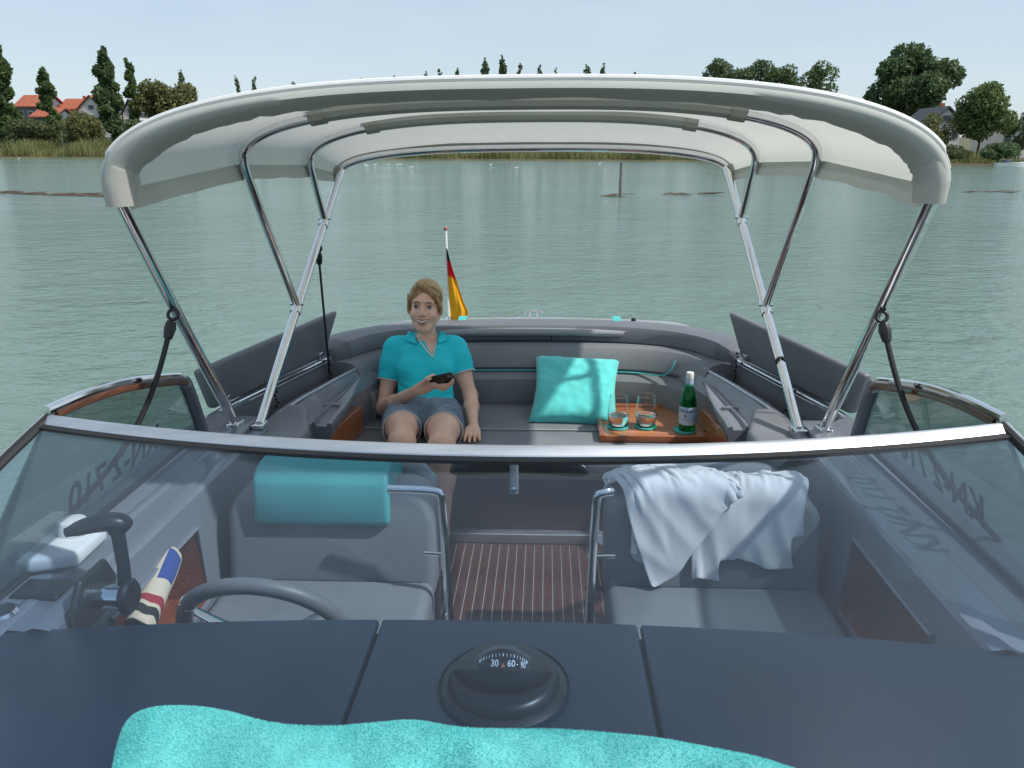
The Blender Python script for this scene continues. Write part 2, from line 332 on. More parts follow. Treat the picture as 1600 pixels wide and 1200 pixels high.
G1, G2, G3, G4 = 'poplars on the left shore', 'small poplars on the far shore', 'trees above the canopy', 'trees on the right shore'
tree('poplar_tree', 12, 68, 52, 165, 'poplar', 'mid', 'tall poplar cut by the left edge of the picture', G1, 3600)
tree('poplar_tree', 82, 105, 34, 172, 'poplar', 'mid', 'shorter slim poplar between the red-roofed houses on the left', G1, 2200)
tree('poplar_tree', 177, 72, 44, 165, 'poplar', 'dark', 'tall dark poplar just left of the canopy corner', G1, 3600)
tree('poplar_tree', 213, 89, 30, 172, 'poplar', 'mid', 'slim poplar right of the tall dark poplar', G1, 2200)
tree('olive_tree', 266, 124, 104, 170, 'round', 'olive', 'broad olive-green tree behind the left end of the canopy', None, 4200)
tree('bush_tree', 125, 174, 78, 155, 'bush', 'olive', 'rounded olive bush in front of the left houses', None, 3000)
tree('bush_tree', 45, 184, 84, 154, 'bush', 'shrub', 'wide pale green bush beside the leftmost poplar', None, 3000)
tree('bush_tree', 215, 186, 80, 156, 'bush', 'dark', 'dark low bush beneath the slim poplar', None, 2600)
for px, pt, wp, lb in ((293, 107, 13, 'small far poplar rising above the olive-green tree'), (376, 118, 12, 'left one of two small poplars over the canopy left shoulder'), (404, 118, 12, 'right one of two small poplars over the canopy left shoulder'), (464, 127, 11, 'tiny poplar tip just showing over the canopy, far left')):
    tree('poplar_tree', px, pt, wp, 300, 'poplar', 'mid', lb, G2, 700)
for px, pt, wp, lb in ((567, 122, 9, 'faint treetop tip over the canopy, left of the centre row'), (618, 117, 9, 'second faint treetop tip over the canopy, left of the centre row'), (667, 110, 12, 'pointed treetop at the left start of the centre row'), (690, 107, 14, 'rounded small treetop second in the centre row'), (715, 106, 13, 'double-tipped small treetop third in the centre row'), (760, 88, 17, 'tall poplar left of the tallest in the centre row'), (785, 85, 20, 'tallest and widest poplar of the centre row'), (811, 97, 13, 'slim poplar just right of the tallest in the centre row'), (842, 101, 15, 'medium poplar sixth from the right in the centre row'), (867, 104, 10, 'narrow small poplar fifth from the right in the centre row'), (914, 96, 16, 'pointed poplar left of the close pair, centre right'), (939, 99, 17, 'bushier poplar right of the close pair, centre right'), (990, 112, 16, 'low bushy treetop alone at the right of the centre row')):
    tree('poplar_tree', px, pt, wp, 260, 'poplar', 'dark', lb, G3, 1000)
tree('far_hedge', 1056, 118, 44, 250, 'bush', 'dark', 'thin line of treetops left of the dark grove', None, 900, cat='hedge')
tree('broadleaf_tree', 1122, 91, 88, 190, 'round', 'dark', 'leftmost tree of the dark grove right of centre', G4, 4200)
tree('broadleaf_tree', 1172, 93, 72, 192, 'round', 'dark', 'middle tree of the dark grove right of centre', G4, 3600)
tree('broadleaf_tree', 1214, 99, 66, 188, 'round', 'mid', 'rightmost tree of the dark grove right of centre', G4, 3200)
tree('broadleaf_tree', 1277, 94, 74, 180, 'round', 'mid', 'single rounded tree between the grove and the biggest tree', G4, 3600)
tree('broadleaf_tree', 1414, 64, 136, 165, 'round', 'dark', 'biggest round-crowned tree above the canopy right corner', G4, 7500)
tree('broadleaf_tree', 1533, 128, 100, 118, 'round', 'light', 'pale green spreading tree in front of the shore house', G4, 5000)
tree('willow_bush', 1458, 176, 72, 118, 'bush', 'olive', 'yellowish willow bush left of the shore house', None, 3000, cat='bush')
tree('broadleaf_tree', 1600, 170, 60, 125, 'bush', 'mid', 'green tree cut by the right edge of the picture', G4, 2600)
tree('shore_bush', 1568, 222, 70, 108, 'bush', 'dark', 'dark low hedge by the right jetty', None, 1800, cat='bush')
tree('shore_bush', 1480, 226, 90, 112, 'bush', 'shrub', 'low waterside shrub below the shore house', None, 1800, cat='bush')
tree('shore_bush', 700, 216, 60, 150, 'bush', 'dark', 'dark bush in the reeds seen under the canopy, left', None, 1200, cat='bush')
tree('shore_bush', 795, 205, 52, 150, 'bush', 'dark', 'dark bush in the reeds seen under the canopy, centre', None, 1200, cat='bush')
tree('shore_bush', 1010, 222, 110, 150, 'bush', 'shrub', 'shrub behind the reeds seen under the canopy, right', None, 1200, cat='bush')
for px, wp, lb in ((620, 60, 'scrub behind the reeds near the left rear canopy corner'), (880, 80, 'scrub behind the reeds right of the central dark bush')):
    tree('shore_bush', px, 222, wp, 152, 'bush', 'shrub', lb, None, 1000, cat='bush')
def reeds(name, x0, x1, d0, d1, n, hmin, hmax, m, label):
    x = rng.uniform(x0, x1, n); y = np.array([shore_y(a) for a in x])+rng.uniform(d0, d1, n); h = rng.uniform(hmin, hmax, n)*(.8+.3*np.sin(x*.5)+.15*np.sin(x*1.7)); a = rng.uniform(0, 3.14, n); w = rng.uniform(.04, .10, n)
    lx, ly = rng.normal(size=n)*.16*h, rng.normal(size=n)*.1*h; z = np.full(n, .1)
    V = np.stack([np.stack([x-w*np.cos(a), y-w*np.sin(a), z], 1), np.stack([x+w*np.cos(a), y+w*np.sin(a), z], 1), np.stack([x+lx+w*.6*np.cos(a), y+ly, z+h], 1), np.stack([x+lx-w*.6*np.cos(a), y+ly, z+h], 1)], 1).reshape(-1, 3)
    o = fast(name, V, np.arange(n*4).reshape(n, 4), m); tag(o, label, 'reeds', kind='stuff')
reeds('reed_bed', -130, 62, 1, 9, 26000, 1.6, 3.0, reedm, 'band of dry yellowish reeds along the far shore')
reeds('green_reed_bed', -130, 62, 4, 14, 22000, 1.8, 3.2, reedg, 'greener reeds growing behind the dry reed edge')
reeds('shore_grass', 62, 130, .5, 6, 5000, .3, .9, reedg, 'short grass on the right bank')
# houses
wallm = mat('white_render', (.62, .61, .58), .8, var=.05, vscale=1); walld = mat('grey_cladding', (.13, .15, .18), .7, var=.1, vscale=1)
roofm = mat('red_roof_tile', (.33, .095, .050), .8, var=.2, vscale=2); roofd = mat('dark_slate_roof', (.07, .075, .09), .7, var=.15, vscale=2)
winm = mat('window_glass', (.03, .04, .05), .1); framem = mat('window_frame', (.65, .65, .64), .5)
def house(px, py_eave, py_ridge, wpx, Y, wm, rm, label, gable=False, depth=9, nwin=3, rz=0):
    c = at_y(px, py_eave, Y); w = wpx*Y/F_PX; ze = c[2]; zr = at_y(px, py_ridge, Y)[2]; z0 = 1.2; x = c[0]
    T = thing('house', (x, Y, z0), label, 'house', 'houses behind the shore')
    MB().box((x-w/2, Y, z0-1), (x+w/2, Y+depth, ze)).build('wall', wm, T, smooth=False)
    o = .45; mb = MB()
    if gable:
        T2 = MB().prism([(x-w/2, Y+.01, ze), (x+w/2, Y+.01, ze), (x, Y+.01, zr-.15)], (0, depth-.02, 0)).build('gable', wm, T, smooth=False)
        for sx in (-1, 1):
            mb.add([(x, Y-o, zr), (x+sx*(w/2+o), Y-o, ze-.3), (x+sx*(w/2+o), Y+depth+o, ze-.3), (x, Y+depth+o, zr), (x, Y-o, zr+.25), (x+sx*(w/2+o), Y-o, ze-.05), (x+sx*(w/2+o), Y+depth+o, ze-.05), (x, Y+depth+o, zr+.25)], [(0, 1, 2, 3), (4, 7, 6, 5), (0, 4, 5, 1), (1, 5, 6, 2), (2, 6, 7, 3)])
    else:
        ym = Y+depth/2
        for sy in (-1, 1):
            ye = ym+sy*(depth/2+o)
            mb.add([(x-w/2-o, ym, zr), (x+w/2+o, ym, zr), (x+w/2+o, ye, ze-.25), (x-w/2-o, ye, ze-.25), (x-w/2-o, ym, zr+.25), (x+w/2+o, ym, zr+.25), (x+w/2+o, ye, ze), (x-w/2-o, ye, ze)], [(0, 1, 2, 3), (4, 7, 6, 5), (0, 4, 5, 1), (1, 5, 6, 2), (2, 6, 7, 3), (3, 7, 4, 0)])
        MB().prism([(x-w/2+.01, Y+.3, ze-.1), (x-w/2+.01, Y+depth-.3, ze-.1), (x-w/2+.01, ym, zr-.1)], (w-.02, 0, 0)).build('gable', wm, T, smooth=False)
    rf = mb.build('roof', rm, T, smooth=False)
    MB().box((x+w*.2, Y+depth*.5, zr-.6), (x+w*.2+.6, Y+depth*.5+.6, zr+.9)).build('chimney', roofm, rf, smooth=False)
    zt = (ze-z0)
    for i in range(nwin):
        wx = x-w/2+w*(i+.5)/nwin
        for zz in ([ze-1.7] if zt < 5 else [ze-1.7, ze-4.4]):
            wd = MB().box((wx-.6, Y-.06, zz-.65), (wx+.6, Y+.02, zz+.65)).build('window', framem, T, smooth=False)
            MB().box((wx-.48, Y-.09, zz-.53), (wx+.48, Y-.05, zz+.53)).build('pane', winm, wd, smooth=False)
    if gable:
        wd = MB().box((x-.7, Y-.06, ze+.1), (x+.7, Y+.02, ze+1.2)).build('window', framem, T, smooth=False); MB().box((x-.6, Y-.09, ze+.2), (x+.6, Y-.05, ze+1.1)).build('pane', winm, wd, smooth=False)
house(46, 166, 148, 44, 185, walld, roofm, 'grey house with red roof between the two leftmost poplars', nwin=3)
house(8, 178, 163, 30, 190, wallm, roofm, 'red-roofed house behind the leftmost poplar', nwin=2)
house(66, 182, 168, 34, 178, walld, roofm, 'lower dark house with red roof left of the slim poplar', nwin=3)
house(108, 170, 154, 34, 190, wallm, roofm, 'small red-roofed house right of the slim poplar')
house(143, 172, 150, 44, 186, wallm, roofm, 'white gabled house with red roof left of the tall dark poplar', True)
house(160, 186, 172, 30, 176, wallm, roofd, 'pale house with dark slate roof beneath the white gable', nwin=3)
house(204, 178, 156, 24, 180, wallm, roofd, 'white house between the tall dark and slim poplars', True, nwin=2)
house(1478, 192, 168, 46, 128, wallm, roofd, 'dark-roofed gabled house behind the pale green tree on the right', True, nwin=3)
house(1592, 200, 188, 40, 130, wallm, roofd, 'pale house partly hidden at the right edge', nwin=3)
# mooring pole, driftwood, birds, jetty, small boat
greyw = mat('weathered_wood', (.16, .15, .14), .9, var=.3, vscale=4, stretch=(4, 4, 1)); drift = mat('driftwood', (.10, .065, .05), .9, col2=(.2, .14, .11), vscale=3)
p = at_z(969, 306, 0); T = thing('mooring_pole', (p[0], p[1], 0), 'grey wooden pole standing in the lake right of centre', 'pole')
MB().tube([(p[0], p[1], -.5), (p[0], p[1], .7), (p[0]-.01, p[1], 1.42)], [.075, .07, .065], 10).build('post', greyw, T); MB().lathe([(.07, 0), (.07, .03), (.03, .05)], (p[0]-.01, p[1], 1.415), 10).build('cap', walld, T)
def driftline(name, pts, label, n):
    T = thing(name, tuple(at_z(*pts[0], 0)), label, 'driftwood')
    P = [at_z(x, y, .02) for x, y in pts]
    for i in range(n):
        t = random.random()*(len(P)-1); a = P[int(t)]; b = P[min(int(t)+1, len(P)-1)]; c = a+(b-a)*(t-int(t)); L = random.uniform(.3, 1.4); q = random.uniform(-.25, .25); e = random.uniform(-.25, .25)
        d = np.array([math.cos(q), math.sin(q), 0])*L/2
        MB().tube([c-d+[0, e, 0], c+[0, e, random.uniform(0, .06)], c+d+[0, e, random.uniform(-.02, .12)]], [.014, .024, .008], 5).build('branch', drift, T)
driftline('driftwood_raft', [(0, 301), (80, 304), (160, 306), (238, 306)], 'long raft of brown driftwood on the lake at the left', 90)
driftline('driftwood_strip', [(1048, 303), (1080, 304), (1128, 301)], 'dark strip of driftwood right of the pole', 12)
driftline('driftwood_twig', [(942, 305), (968, 307), (976, 303)], 'few twigs caught at the foot of the pole', 5)
driftline('driftwood_line', [(1500, 300), (1560, 300), (1600, 301)], 'thin line of floating twigs at the right edge', 8)
birdm = mat('white_feathers', (.75, .75, .74), .8)
for i, (x, y) in enumerate(((571, 259), (574, 261), (586, 259), (607, 259), (621, 259), (626, 259), (643, 263), (767, 259), (807, 264), (937, 257), (1012, 252), (1195, 254), (30, 249))):
    p = at_z(x, y, .0); mb = MB(); s = .9
    mb.loft([[(p[0]+s*dx, p[1]+s*math.cos(q)*r_*.9, .05+s*(dz+math.sin(q)*r_)) for q in np.linspace(0, 6.283, 9)[:-1]] for dx, dz, r_ in ((-.24, .12, .01), (-.14, .08, .06), (0, .07, .085), (.12, .08, .06), (.17, .15, .035), (.2, .22, .04), (.26, .22, .008))])
    tag(mb.build('swan', birdm), {767: 'lone white bird on the water below the central reeds, left of the next', 807: 'lone white bird nearest the picture centre on the far water', 937: 'white bird on the far water just left of the pole', 1012: 'white bird close to the reeds right of the pole', 1195: 'white bird on the water seen between the right canopy tubes', 30: 'white bird on the water at the far left by the reeds'}.get(x, 'small white bird in the loose flock below the left rear canopy corner'), 'bird', 'white birds on the lake' if x > 700 or x < 100 else 'flock of white birds on the lake')
T = thing('jetty', tuple(at_z(1580, 257, 0)), 'wooden jetty with upright posts at the right shore', 'jetty'); a = at_z(1560, 258, 0)
MB().box((a[0], a[1]+1, .5), (a[0]+14, a[1]+3, .62)).build('deck', greyw, T, smooth=False)
for i in range(6): MB().tube([(a[0]+.3+i*2.4, a[1]+.9, -.5), (a[0]+.3+i*2.4, a[1]+.9, random.uniform(1.4, 2.4))], .11, 8).build('post', greyw, T)
p = at_z(1566, 260, 0); T = thing('rowing_boat', (p[0], p[1]-2, 0), 'small white boat moored by the right jetty', 'boat')
def hullring(t, w, z): return [(p[0]-2+4*t, p[1]-2-w, z), (p[0]-2+4*t, p[1]-2-w*.7, -.1), (p[0]-2+4*t, p[1]-2+w*.7, -.1), (p[0]-2+4*t, p[1]-2+w, z)]
MB().loft([hullring(0, .5, .5), hullring(.4, .75, .48), hullring(.8, .5, .55), hullring(1, .05, .7)], closed=True).build('hull', whitem, T)
MB().box((p[0]-1, p[1]-2.5, .5), (p[0]-.2, p[1]-1.5, .85)).build('outboard_cover', walld, T)
# ------------------------------------------------------------------ the boat
HY = [-2.4, -2, -1.4, -.7, 0, .8, 1.5, 2.0, 2.5, 3.0, 3.5, 4.0, 4.5, 4.95]
HW = [.05, .40, .75, .98, 1.10, 1.19, 1.215, 1.215, 1.205, 1.125, .99, .90, .81, .68]
GZ = [1.18, 1.17, 1.15, 1.13, 1.11, 1.08, 1.06, 1.055, 1.05, 1.05, 1.045, 1.04, 1.02, 1.0]
hw = lambda y: interp(y, HY, HW); gz = lambda y: interp(y, HY, GZ)
IY = [1.0, 1.3, 2.2, 2.55, 2.8, 3.0, 3.3, 3.65, 4.0]; IX = [.95, .95, .95, .945, .975, .955, .885, .795, .72]; IZ = [1.04, 1.04, 1.03, 1.02, 1.0, .995, .99, .985, .98]
ix = lambda y: interp(y, IY, IX); iz = lambda y: interp(y, IY, IZ)
BOAT = thing('motorboat', (0, 1.4, 0), 'grey motorboat cockpit with curved windscreen, two front seats and aft bench', 'boat')
rings = []
for y in HY:
    w, g = hw(y), gz(y); g_ = g-(.03+.15*max(0, y-4.0) if y > 3.9 else 0); rings.append([(-w, y, g_), (-w*.97, y, g*.55), (-w*.88, y, .05), (-w*.45, y, -.25), (0, y, -.38), (w*.45, y, -.25), (w*.88, y, .05), (w*.97, y, g*.55), (w, y, g_)])
hb = MB().loft(rings, cap=False, closed=False); n9 = len(HY)*9; hb.f.append(tuple(range(n9-9, n9)))
hb.build('hull', hullm, BOAT, solid=.02)
# foredeck
G = [[(x*hw(y)*.99, y, gz(y)+.004+.035*(1-x*x)) for x in np.linspace(-1, 1, 17)] for y in np.linspace(-2.35, .62, 16)]
MB().grid(G).build('foredeck', mahogY, BOAT, solid=.02)
# windscreen
def top_pt(s): x = s*1.055; return np.array([x, 1.385+.205*s*s, 1.440-.018*s*s])
def base_pt(s): x = s*1.20; return np.array([x, .60+.50*s*s, 1.125-.035*s*s])
SS = np.linspace(-1, 1, 49)
G = [[top_pt(s)*(1-t)+base_pt(s)*t+np.array([0, -.02, .03])*math.sin(math.pi*t) for s in SS] for t in np.linspace(.02, 1, 13)]
def two_sheets(G, off_): A_ = np.array(G, float); mb = MB(); mb.grid(A_); mb.grid(A_+np.array(off_)); return mb
WS = two_sheets(G, (0, .002, -.006)).build('windscreen', wglass, BOAT, angle=60, fix=False)
def sweep(path, sec, name, m, parent, scale=lambda k: 1, smooth=True, bevel=0):
    P = [np.array(p, float) for p in path]; rg = []
    for i in range(len(P)):
        t = P[min(i+1, len(P)-1)]-P[max(i-1, 0)]; t[2] = 0; t /= np.linalg.norm(t); a = np.array([-t[1], t[0], 0])
        k_ = scale(i/(len(P)-1)); rg.append([tuple(P[i]+a*u_*k_+np.array([0, 0, v_*(.4+.6*k_)])) for u_, v_ in sec])
    return MB().loft(rg, cap=True, closed=True).build(name, m, parent, smooth=smooth, bevel=bevel)
tp = [top_pt(s) for s in SS]
sweep(tp, [(-.020, -.010), (-.021, -.007), (-.005, .007), (.003, .008), (.008, .003), (.006, -.008)], 'top_rail', alu, WS)
sweep([p+np.array([0, -.026, -.010]) for p in tp], [(-.010, -.007), (-.010, .000), (.003, .004), (.006, -.004)], 'rubber_seal', rubber, WS)
for sx in (-1, 1):
    e = [tuple((top_pt(sx)*(1-t)+base_pt(sx)*t+np.array([0, -.02, .03])*math.sin(math.pi*t))) for t in np.linspace(0, 1, 12)]
    MB().tube(e, .011, 8).build('edge_post', rubber, WS)
    MB().tube([(q[0]+sx*.010, q[1]+.012, q[2]+.002) for q in e], .008, 8).build('edge_trim', chrome, WS)
# rear-view mirror hung under the rail
mr = MB(); cx = .02
ring = lambda x, a, b: [(cx+x, 1.47+math.cos(q)*.016, 1.385-.03*(x/.16)**2+math.sin(q)*b) for q in np.linspace(0, 2*math.pi, 17)[:-1]]
mr.loft([ring(x, 1, b) for x, b in ((-.145, .004), (-.14, .014), (-.12, .023), (-.06, .030), (0, .032), (.06, .030), (.12, .023), (.14, .014), (.145, .004))])
MIR = mr.build('mirror_housing', blackpl, WS, sub=1)
MIRB = MB().box((cx-.018, 1.425, 1.325), (cx-.000, 1.431, 1.42), ).build('mirror_bracket', deckgel, BOAT, bevel=.002)
MB().lathe([(.007, 0), (.007, .004), (.003, .006)], (cx-.009, 1.425, 1.337), 12, axis=(0, -1, 0)).build('screw', chrome, MIRB)
# side windows
reflw = wood('brown_wood_reflection', (.06, .020, .010), (.15, .05, .022), .3, .6, (26, 1.2, 26)); letters = mat('black_lettering', (.012, .012, .014), .5)
for sx in (-1, 1):
    top = smoothpath([(sx*1.057, 1.59, 1.440), (sx*1.062, 1.75, 1.430), (sx*1.068, 1.95, 1.402), (sx*1.072, 2.18, 1.345), (sx*1.076, 2.29, 1.315), (sx*1.085, 2.34, 1.26), (sx*1.105, 2.44, 1.075)], 2)
    N = len(top); bot = [np.array([sx*1.125, 1.22+(2.42-1.22)*i/(N-1), 1.065]) for i in range(N)]
    bot[0] = np.array([sx*1.125, 1.36, 1.065])
    G = [[t_*(1-k)+b_*k for t_, b_ in zip(top, bot)] for k in (0, .35, .7, 1)]
    SW = two_sheets(G, (-sx*.005, 0, 0)).build('side_window', sglass, BOAT, fix=False)
    MB().tube(top, .011, 10).build('window_rail', chrome, SW)
    MB().tube([p+np.array([-sx*.006, -.004, -.017]) for p in top[2:-7]], .010, 8, squash=(.5, 1.0)).build('rail_reflection', reflw, SW)  # brown strip paints in the reflection of wood below the rail
    MB().tube([p+np.array([-sx*.006, -.030, -.006]) for p in top[-9:]], .020, 8, squash=(1.1, .6)).build('aft_post', gelcoat, SW)
    MB().tube([bot[0], bot[-1]], .009, 6).build('lower_seal', rubber, SW)
    v, f = text_verts('KN-2 710', .115, .003)
    # letters stand on the pane: along the boat, leaning with the glass
    mb = MB(); al = np.array([0, -1 if sx < 0 else 1, 0.]); up_ = np.array([-sx*.06, .02, .33]); up_ /= np.linalg.norm(up_); o0 = np.array([sx*1.116, 1.92, 1.16])
    mb.add([o0+al*a+up_*b for a, b, c_ in v], f); mb.build('registration_letters', letters, SW, smooth=False, fix=False)
# side decks, inner walls
for sx in (-1, 1):
    ys = np.linspace(1.315, 2.66, 20)
    G = []
    for y in ys:
        w, g, a, b = hw(y), gz(y), ix(y), iz(y)
        G.append([(sx*(w+.012), y, g-.03), (sx*(w+.010), y, g+.006), (sx*(w-.04), y, g+.008), (sx*(w-.06), y, g-.004), (sx*(a+.05), y, b+.012), (sx*(a+.03), y, b+.020), (sx*a, y, b+.016), (sx*(a-.006), y, b+.004)])
    SD = MB().grid(G).build('side_deck', gelcoat, BOAT, angle=50)
    # moulded ridge along the deck
    MB().tube([(sx*(ix(y)*.55+hw(y)*.45-.01), y, gz(y)-.012) for y in np.linspace(1.1, 2.40, 12)], .012, 8, squash=(1.6, .6)).build('deck_ridge', gelcoat, SD)
    # inner wall with a pocket opening between Y 1.5 and 1.95
    def wp(y, t): a = ix(y)-.006; return (sx*(a-(.05*t if y < 2.6 else .06*min(1, t/.12))), y, (iz(y)+.004)*(1-t)+.35*t)
    mb = MB(); ycuts = [.95, 1.2, 1.5, 1.95, 2.2, 2.5, 2.8, 3.1, 3.5, 3.9]; tc_ = [0, .12, .45, 1]
    for a, b in zip(ycuts[:-1], ycuts[1:]):
        for t0, t1 in zip(tc_[:-1], tc_[1:]):
            if a == 1.5 and t0 == .12: continue
            mb.add([wp(a, t0), wp(b, t0), wp(b, t1), wp(a, t1)], [(0, 1, 2, 3)])
    IW = mb.build('inner_wall', gelcoat, BOAT, angle=30)
    q = [wp(1.5, .12), wp(1.95, .12), wp(1.95, .45), wp(1.5, .45)]; d = np.array([sx*.13, 0, -.01]); qb = [tuple(np.array(p)+d) for p in q]
    MB().add(q+qb, [(0, 1, 5, 4), (1, 2, 6, 5), (2, 3, 7, 6), (3, 0, 4, 7), (4, 5, 6, 7)]).build('side_pocket', mahogY, IW, smooth=False)
    MB().tube([np.array(p)+np.array([-sx*.004, 0, 0]) for p in q], .007, 6, closed=True).build('pocket_rim', gelcoat, IW)
# cockpit floor: dark base with single planks
FL = MB().box((-.95, .95, .30), (.95, 3.08, .347)).build('cockpit_floor', caulk, BOAT, smooth=False)
pl = None; pw = .0378
for i in range(-22, 23):
    x = i*pw+.012
    if pl is None:
        pl = MB().box((-pw/2+.0021, 1.30, .3475), (pw/2-.0021, 3.03, .3508)).build('plank', teak, FL, smooth=False); o = pl
    else:
        o = pl.copy(); C.objects.link(o)
    o.location = (x, 0, 0)
LT = MB().box((.235, 2.63, .3518), (.315, 2.655, .3555)).build('hatch_latch', blackpl, FL, bevel=.002)
# dash
navyP = []
def dash_edge(x): return 1.392-.075*(abs(x)/1.03)**2.2
for nm, x0, x1 in (('dash_panel', -1.195, -.274), ('dash_panel', -.268, .268), ('dash_panel', .274, 1.195)):
    xs = np.linspace(x0, x1, 12); front = [(x, .63+.47*(x/1.1)**2, 1.066) for x in xs]; aft = [(x, dash_edge(x), 1.052) for x in xs]
    poly = front+aft[::-1]; MB().prism([(a, b, c_) for a, b, c_ in poly], (0, 0, -.022)).build(nm, navy, BOAT, bevel=.008, seg=3)
MB().prism([(x, .66+.45*(x/1.1)**2, 1.028) for x in np.linspace(-1.04, 1.04, 20)]+[(x, dash_edge(x)-.02, 1.028) for x in np.linspace(1.04, -1.04, 20)], (0, 0, -.30)).build('dash_body', blackpl, BOAT)
# compass on the dash
CP = MB().lathe([(.118, 0), (.118, .006), (.108, .012), (.102, .014), (.100, .020), (.094, .030), (.086, .034), (.0, .034)], (.002, 1.175, 1.056), 48).build('compass', blackpl, BOAT)
MB().lathe([(.119, .002), (.1205, .006), (.119, .010)], (.002, 1.175, 1.056), 48, cap=False).build('base_ring', navy, CP)
cc = np.array([.0, 1.185, 1.082]); cn = np.array([0, .65, .76]); cb = np.array([0, -.76, .65])      # visor half faces the bow, clear half faces aft
def dome(r_, rn_, name, m, sgn, lo=0.0):
    mb = MB(); rg = [[tuple(cc+np.array([1, 0, 0])*math.cos(q)*r_*math.cos(t)+cb*math.sin(q)*r_*.75*math.cos(t)+cn*sgn*rn_*math.sin(t)) for q in np.linspace(0, 2*math.pi, 41)[:-1]] for t in np.linspace(lo, math.pi/2-.02, 10)]
    mb.loft(rg); return mb.build(name, m, CP, angle=60)
dome(.093, .075, 'visor', blackpl, -1); dome(.060, .048, 'dome', clear, 1)
MB().lathe([(.047, 0), (.047, .004), (.0, .004)], tuple(cc), 32, axis=tuple(cn)).build('card', blackpl, CP)
dialw = mat('dial_white', (.75, .77, .78), .5); orange = mat('orange_mark', (.65, .16, .06), .5)
def oncard(a, b, r_=.040): return tuple(cc+np.array([1, 0, 0])*math.sin(a)*r_*1.18+np.array([0, -.76, .65])*math.cos(a)*r_*.25*1.0+cn*b)
tick = MB(); num = MB(); CF = np.array([0, -.76, .65])
def plate(x, h): return tuple(cc+np.array([x, 0, 0])+CF*(.012-3.5*x*x)+cn*(.005+h))          # card face, seen from the bow
MB().prism([plate(x, -.002) for x in np.linspace(-.046, .046, 15)]+[plate(x, .034*math.sqrt(max(0.02, 1-(x/.05)**2))) for x in np.linspace(.046, -.046, 15)], tuple(-CF*.004-cn*0)).build('card_face', blackpl, CP, smooth=False)
def plt2(x, h): p_ = np.array(plate(x, h)); return tuple(p_+CF*.0012)
for i in range(-9, 10):
    x = .044*math.sin(i*R(9)); h1 = .0265*math.sqrt(max(.0, 1-(x/.052)**2)); w_ = .0009 if i % 3 == 0 else .0005
    tick.add([plt2(x-w_, h1-.0055), plt2(x+w_, h1-.0055), plt2(x+w_, h1), plt2(x-w_, h1)], [(0, 1, 2, 3)])
tick.build('scale_ticks', dialw, CP, smooth=False, fix=False)
for body, x0_, sc_ in (('30', -.0155, 1), ('60', .0150, 1), ('90', .0365, .62)):
    v, f = text_verts(body, .0165, .0004); num.add([plt2(x0_+a_*sc_*.9, .0085+b_-(.002 if sc_ < 1 else 0)) for a_, b_, c_ in v], f)
num.build('numerals', dialw, CP, smooth=False, fix=False)
MB().add([plt2(-.0042, .002), plt2(.0042, .002), plt2(0, .0095)], [(0, 1, 2)]).build('lubber_mark', orange, CP, smooth=False, fix=False)
MB().lathe([(.004, 0), (.004, .003), (0, .004)], (-.005, 1.089, 1.082), 10, axis=(0, -1, .5)).build('screw', chrome, CP)
# steering wheel
wc = np.array([-.635, 1.655, .828]); wu = Vector((0, -.44, .90)).normalized(); wx = Vector((1, 0, 0)); wn_ = wx.cross(wu)
SWH = MB().tube(arc(wc, wx, wu, .205, 0, 2*math.pi, 48)[:-1], .0205, 12, closed=True).build('steering_wheel', vinyl_d, BOAT)
for a in (150, 30, 270):
    d = (wx*math.cos(R(a))+wu*math.sin(R(a))); MB().tube([Vector(wc)+wn_*.03+d*.03, Vector(wc)+d*.12+wn_*.015, Vector(wc)+d*.195], [.016, .012, .010], 8, squash=(1.6, .5)).build('spoke', chrome, SWH)
MB().lathe([(.05, 0), (.045, .02), (.02, .03), (0, .03)], tuple(Vector(wc)+wn_*.03), 20, axis=tuple(-wn_)).build('hub', blackpl, SWH)
MB().tube([Vector(wc)+wn_*.03, Vector(wc)+wn_*.24], .03, 12).build('column', blackpl, SWH)
# chrome clip on the rim
a0 = R(143); pc = Vector(wc)+(wx*math.cos(a0)+wu*math.sin(a0))*.205; tdir = (wx*-math.sin(a0)+wu*math.cos(a0))
MB().tube([pc-tdir*.004, pc+tdir*.004], .0225, 12).build('rim_collar', chrome, SWH)
# throttle
TH = MB().prism([(-.935, 1.36, 1.00), (-.935, 1.50, 1.00), (-.935, 1.53, 1.06), (-.935, 1.50, 1.12), (-.935, 1.40, 1.12), (-.935, 1.36, 1.07)], (.018, 0, 0)).build('throttle_control', blackpl, BOAT, bevel=.012)
MB().lathe([(.029, 0), (.029, .058), (.022, .062)], (-.918, 1.445, 1.055), 24, axis=(1, 0, 0)).build('chrome_hub', chrome, TH)
MB().lathe([(.040, 0), (.040, .008), (.034, .014), (0, .016)], (-.852, 1.445, 1.055), 24, axis=(1, 0, 0)).build('pivot_disc', blackpl, TH)
MB().tube([(-.855, 1.445, 1.06), (-.858, 1.462, 1.12), (-.866, 1.475, 1.19), (-.875, 1.478, 1.215)], [.017, .015, .016, .02], 10, squash=(1, .7)).build('lever', blackpl, TH)
MB().tube(smoothpath([(-.855, 1.492, 1.195), (-.862, 1.488, 1.217), (-.90, 1.470, 1.226), (-.955, 1.445, 1.218), (-.965, 1.44, 1.215)], 2), [.012]+[.022]*11+[.020, .019, .016, .014, .012, .008][:6], 12, squash=(1, .85)).build('grip', blackpl, TH) if False else None
gp = smoothpath([(-.852, 1.494, 1.20), (-.866, 1.487, 1.219), (-.91, 1.466, 1.224), (-.962, 1.442, 1.212)], 2); ng = len(gp)
MB().tube(gp, [.012+.012*math.sin(math.pi*min(1, (i+.8)/ng*1.15))**.5 for i in range(ng)], 12, squash=(1.05, .85)).build('grip', blackpl, TH)
